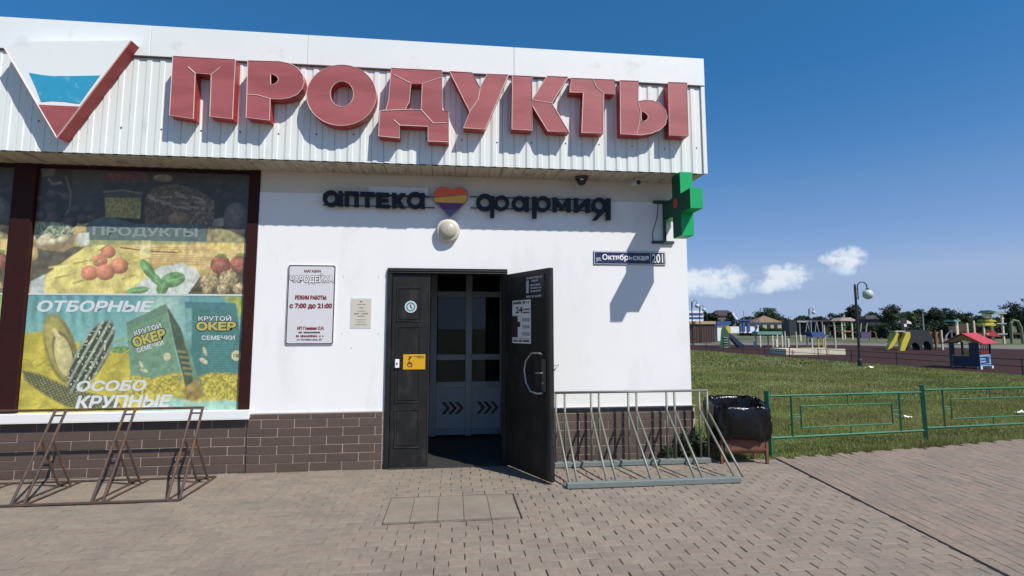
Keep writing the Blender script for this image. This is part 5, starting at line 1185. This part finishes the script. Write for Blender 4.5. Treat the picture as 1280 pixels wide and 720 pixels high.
# large play complex
t = Thing('play_complex', 'large wooden play complex with cream posts, red panels and yellow roofs above the playhouse', 'play complex', 1222, 50)
for i, (x, y0) in enumerate(((1194, 403), (1199, 401), (1203, 403.5), (1207.5, 404), (1220, 403.5), (1224, 401), (1228, 405), (1242, 393), (1247.5, 402), (1252, 392), (1255.5, 393))):
    t.box('post', x-.75, x+.75, y0, 430, -.2+.35*(i % 3), -.08+.35*(i % 3), PB['cream'])
for x0, x1, y0, y1, w0, m, nm in ((1208, 1221, 405, 415, .9, PB['brown'], 'panel'), (1226, 1232, 405, 417, .95, flat('rust red panel', (.25, .05, .03)), 'panel'), (1196, 1206, 408, 416, .95, PB['brown'], 'panel'), (1229, 1241, 416.5, 419, -.3, PB['tan'], 'deck'), (1243, 1255, 404, 405.5, -.3, PB['grey'], 'deck'), (1243, 1255, 417, 418.5, -.3, PB['grey'], 'deck')):
    t.box(nm, x0, x1, y0, y1, w0, w0+.12 if nm == 'panel' else w0+1.3, m)
for pts, m in (([(1227, 407), (1229, 404), (1238, 403.5), (1241, 406), (1240, 407.5)], PB['yellow']), ([(1233, 402), (1236, 399.5), (1241, 400.5), (1242, 402.5)], PB['yellow']), ([(1229.5, 420), (1237, 413.5), (1246, 421)], PB['red']), ([(1240, 391.5), (1250, 389.5), (1256, 391.5), (1256, 392.8), (1240, 393)], PB['grey'])):
    q = MB(); q.prism([(t.u(a), t.z(c)) for a, c in pts], -.35, 1.0); t.part('roof', q, m)
q = MB(); q.sphere((t.u(1236), .2, t.z(394)), t.k*4.2, 14); t.part('lookout_dome', q, PB['cream'], smooth=True)
q = MB(); q.prism([(t.u(1232), t.z(391.5)), (t.u(1236.5), t.z(388)), (t.u(1244), t.z(390)), (t.u(1244), t.z(391.5))], -.3, .8); t.part('dome_roof', q, PB['green'])
q = MB(); q.tube([(t.u(1180), .1, 0), (t.u(1183), .1, t.z(420)), (t.u(1190), .1, t.z(412)), (t.u(1190), .1, 0)], .08, 6); t.part('climbing_net', q, PB['grey'])
t.box('mast', 1198, 1198.8, 398, 403, .0, .05, PB['grey']); t.box('mint_roof', 1189, 1197, 400, 402.2, -.4, .8, PB['mint'])
t = Thing('climbing_arch', 'pale green climbing arch at the right picture edge behind the playhouse', 'climbing frame', 1269, 52)
q = MB(); q.tube([(t.u(1263), 0, 0), (t.u(1264), 0, t.z(404)), (t.u(1267), 0, t.z(400.5)), (t.u(1273), 0, t.z(402)), (t.u(1276), 0, t.z(410)), (t.u(1277), 0, 0)], .13, 8); t.part('arch', q, flat('olive green', (.14, .17, .09))); t.box('panel', 1265, 1272, 408, 416, .1, .2, flat('olive green', (.14, .17, .09))); t.box('crossbar', 1263.5, 1276.5, 416.5, 418.5, -.1, .1, PB['brown'])
t = Thing('tall_pole', 'thin grey pole rising above the climbing tunnel', 'pole', 1154.5, 56); q = MB(); q.lathe([(.07, 0), (.045, t.z(389))], (0, 0, 0), 8); t.part('shaft', q, PB['grey']); t.box('bracket', 1153.6, 1155.6, 389.2, 390.2, -.2, .0, PB['grey'])

# trees
def tree(px, ytop, hw, depth, tone, label, seed, trunk=.3, name='tree'):
    t = Thing(name, label, 'tree', px, depth, 'trees behind the playground', z=-.065); r = np.random.default_rng(seed); H = t.z(ytop); W = hw*t.k; z0 = H*trunk
    q = MB(); pts = [(0, 0, 0), (r.normal(0, .1), 0, H*.35), (r.normal(0, .2), 0, H*.75)]; q.tube(pts, [W*.07+.06, W*.05+.04, .04], 8)
    for k in range(5):
        a = r.random()*6.28; q.tube([(0, 0, H*(.3+.08*k)), (math.cos(a)*W*.5, math.sin(a)*W*.5, H*(.5+.08*k))], [.05+W*.03, .02], 6)
    t.part('trunk', q, M['bark'])
    nc = 60; n = 70; V = np.empty((nc*n, 4, 3)); C_ = np.empty((nc*n, 3))
    for k in range(nc):
        d = r.normal(0, 1, 3); d /= np.linalg.norm(d); rad = r.uniform(.25, .92)
        c = np.array([d[0]*W*rad, d[1]*W*rad, (H+z0)/2+d[2]*(H-z0)/2*rad*.95]); s_ = W*r.uniform(.13, .26)
        p = c+r.normal(0, 1, (n, 3))*s_*np.array([1, 1, .7])*.75; p[:, 2] = np.minimum(p[:, 2], H)
        ls = np.clip(t.k*1.05, .05, .34)*r.uniform(.6, 1.4, (n, 1)); u = r.normal(0, 1, (n, 3)); u /= np.linalg.norm(u, axis=1)[:, None]; v = np.cross(u, r.normal(0, 1, (n, 3))); v /= np.linalg.norm(v, axis=1)[:, None]
        V[k*n:(k+1)*n] = np.stack([p-u*ls, p+v*ls*.6, p+u*ls, p-v*ls*.6], 1); C_[k*n:(k+1)*n] = np.array(tone)*r.uniform(.7, 1.35)*r.uniform(.75, 1.25, (n, 1))
    V = V.reshape(-1, 3); W_ = np.array(t.b)+V[:, :1]*np.array(t.U)+V[:, 1:2]*np.array(t.W)+V[:, 2:]*np.array([[0, 0, 1.]])
    obj('crown', npmesh('crown', W_, np.arange(len(V)).reshape(-1, 4), M['leaf'], np.repeat(C_, 4, 0)), None, t.e)
DK, MD, LT, GY = (.028, .048, .024), (.040, .070, .024), (.060, .090, .040), (.065, .085, .055)
for i, (px, yt, hw, d, tone, lab, tr) in enumerate((
 (881.5, 386, 4, 125, DK, 'slim dark tree left of the dark roofed house', .1), (890.5, 388, 7, 128, DK, 'dark round tree in front of the dark roofed house', .1), (912.5, 384.5, 6, 130, DK, 'slim dark tree right of the dark roofed house', .1),
 (963, 384, 17, 175, MD, 'broad green tree behind the tan roofed house', .1), (1048, 388.5, 12, 140, DK, 'dark tree behind the peach roofed play tower', .1), (1069, 380, 9.5, 92, GY, 'pale round tree on a bare trunk left of the tall lamp post', .45),
 (1094, 386, 9, 150, MD, 'small tree behind the black roofed small house', .1), (1116, 378.5, 15, 110, GY, 'greyish airy tree above the yellow slide', .2), (1136, 388, 11, 120, LT, 'pale small tree right of the greyish airy tree', .15), (1151, 383, 13, 125, MD, 'green tree above the dark climbing tunnel', .1),
 (1168, 381, 15, 112, DK, 'tallest dark green tree in the row left of the play complex', .05), (1188, 383.5, 14, 118, DK, 'dark tree left above the playhouse', .05), (1205, 388, 13, 122, MD, 'green tree above the playhouse roof', .05), (1222, 393, 14, 125, DK, 'low dark tree behind the play complex', .05), (1242, 396, 12, 130, MD, 'low green tree right of the lookout dome', .05),
 (1268, 376, 14, 84, DK, 'big dark tree at the right picture edge', .12), (1292, 371, 18, 80, DK, 'dark tree mostly beyond the right picture edge', .1), (1001, 398.5, 9, 210, MD, 'far small tree above the shelter roof', .05), (1025, 397.5, 10, 210, DK, 'far small tree right of the second lamp post', .05))):
    tree(px, yt, hw, d, tone, lab, 100+i, tr)
# far belt of trees that reads as one mass
r = np.random.default_rng(77); n = 60000; px_ = r.uniform(560, 1480, n); d_ = r.uniform(230, 275, n); hmax = 4.2+2.4*np.abs(np.sin(px_*.051)*np.sin(px_*.017+1))+1.3*np.abs(np.sin(px_*.13)); z_ = r.random(n)**.7*hmax
P = np.array([np.array(gpt(a, b)) for a, b in zip(px_, d_)]); P[:, 2] = z_; ls = r.uniform(.4, .9, (n, 1)); u = r.normal(0, 1, (n, 3)); u /= np.linalg.norm(u, axis=1)[:, None]; v = np.cross(u, r.normal(0, 1, (n, 3))); v /= np.linalg.norm(v, axis=1)[:, None]
V = np.stack([P-u*ls, P+v*ls*.7, P+u*ls, P-v*ls*.7], 1).reshape(-1, 3); cc = np.array([.035, .052, .026])*r.uniform(.6, 1.5, (n, 1))
o = bpy.data.objects.new('far_woodland', npmesh('far_woodland', V, np.arange(n*4).reshape(-1, 4), M['leaf'], np.repeat(cc, 4, 0))); COL.objects.link(o); tag(o, 'far dark belt of trees along the horizon', 'woodland', None, 'stuff')
# bushes between the playground and the houses
def bush(px0, px1, depth, ytop, tone, label, seed):
    t = Thing('hedge', label, 'hedge', (px0+px1)/2, depth, 'dark hedges behind the playground', z=-.065); r = np.random.default_rng(seed); W = (px1-px0)/2*t.k; H = t.z(ytop); n = int(1500+900*W)
    x = r.uniform(-1, 1, n); hh = H*(.72+.28*np.abs(np.sin(x*W*.9+seed)*np.sin(x*W*.37+2*seed))); z = r.random(n)**.75*hh; y_ = r.normal(0, .6, n); ls = r.uniform(.10, .24, (n, 1))
    p = np.stack([x*W, y_, z], 1); u = r.normal(0, 1, (n, 3)); u /= np.linalg.norm(u, axis=1)[:, None]; v = np.cross(u, r.normal(0, 1, (n, 3))); v /= np.linalg.norm(v, axis=1)[:, None]
    V = np.stack([p-u*ls, p+v*ls*.6, p+u*ls, p-v*ls*.6], 1).reshape(-1, 3); Q = np.array(t.b)+V[:, :1]*np.array(t.U)+V[:, 1:2]*np.array(t.W)+V[:, 2:]*np.array([[0, 0, 1.]])
    C_ = np.array(tone)*r.uniform(.6, 1.4, (n, 1)); obj('foliage', npmesh('foliage', Q, np.arange(n*4).reshape(-1, 4), M['leaf'], np.repeat(C_, 4, 0)), None, t.e)
    q = MB()
    for k in range(max(2, int(W))): a = -W*.9+1.8*W*k/max(1, int(W)-1 if int(W) > 1 else 1); q.tube([(a, 0, 0), (a+.1, 0, H*.5)], .04, 5)
    t.part('stems', q, M['bark'])
bush(1040, 1105, 88, 404, DK, 'dark hedge behind the tall lamp post', 3); bush(1100, 1192, 80, 402, DK, 'dark hedge behind the climbing tunnel', 5); bush(1188, 1300, 78, 404, DK, 'dark hedge behind the play complex', 7); bush(925, 985, 110, 408, MD, 'low green hedge in front of the tan roofed house', 9)

# scraps of litter on the grass
for px, py, sz, lab in ((1087, 459.5, .16, 'white scrap of paper on the lawn near the tall lamp post'), (1134, 521, .07, 'pale scrap of paper on the grass behind the first fence section'), (1276, 515, .08, 'pale scrap of paper on the grass at the right picture edge')):
    p = onZ(px, py, .02); r = np.random.default_rng(int(px)); n = 6; V = []
    for i in range(n):
        for j in range(n): V.append((p[0]+(i/(n-1)-.5)*sz*2+r.normal(0, sz*.06), p[1]+(j/(n-1)-.5)*sz+r.normal(0, sz*.06), .012+abs(r.normal(0, sz*.22))))
    me = npmesh('paper_scrap', V, [(i*n+j, (i+1)*n+j, (i+1)*n+j+1, i*n+j+1) for i in range(n-1) for j in range(n-1)], M['paper']); obj('paper_scrap', me, None, None, label=lab, cat='litter', group='scraps on the lawn')
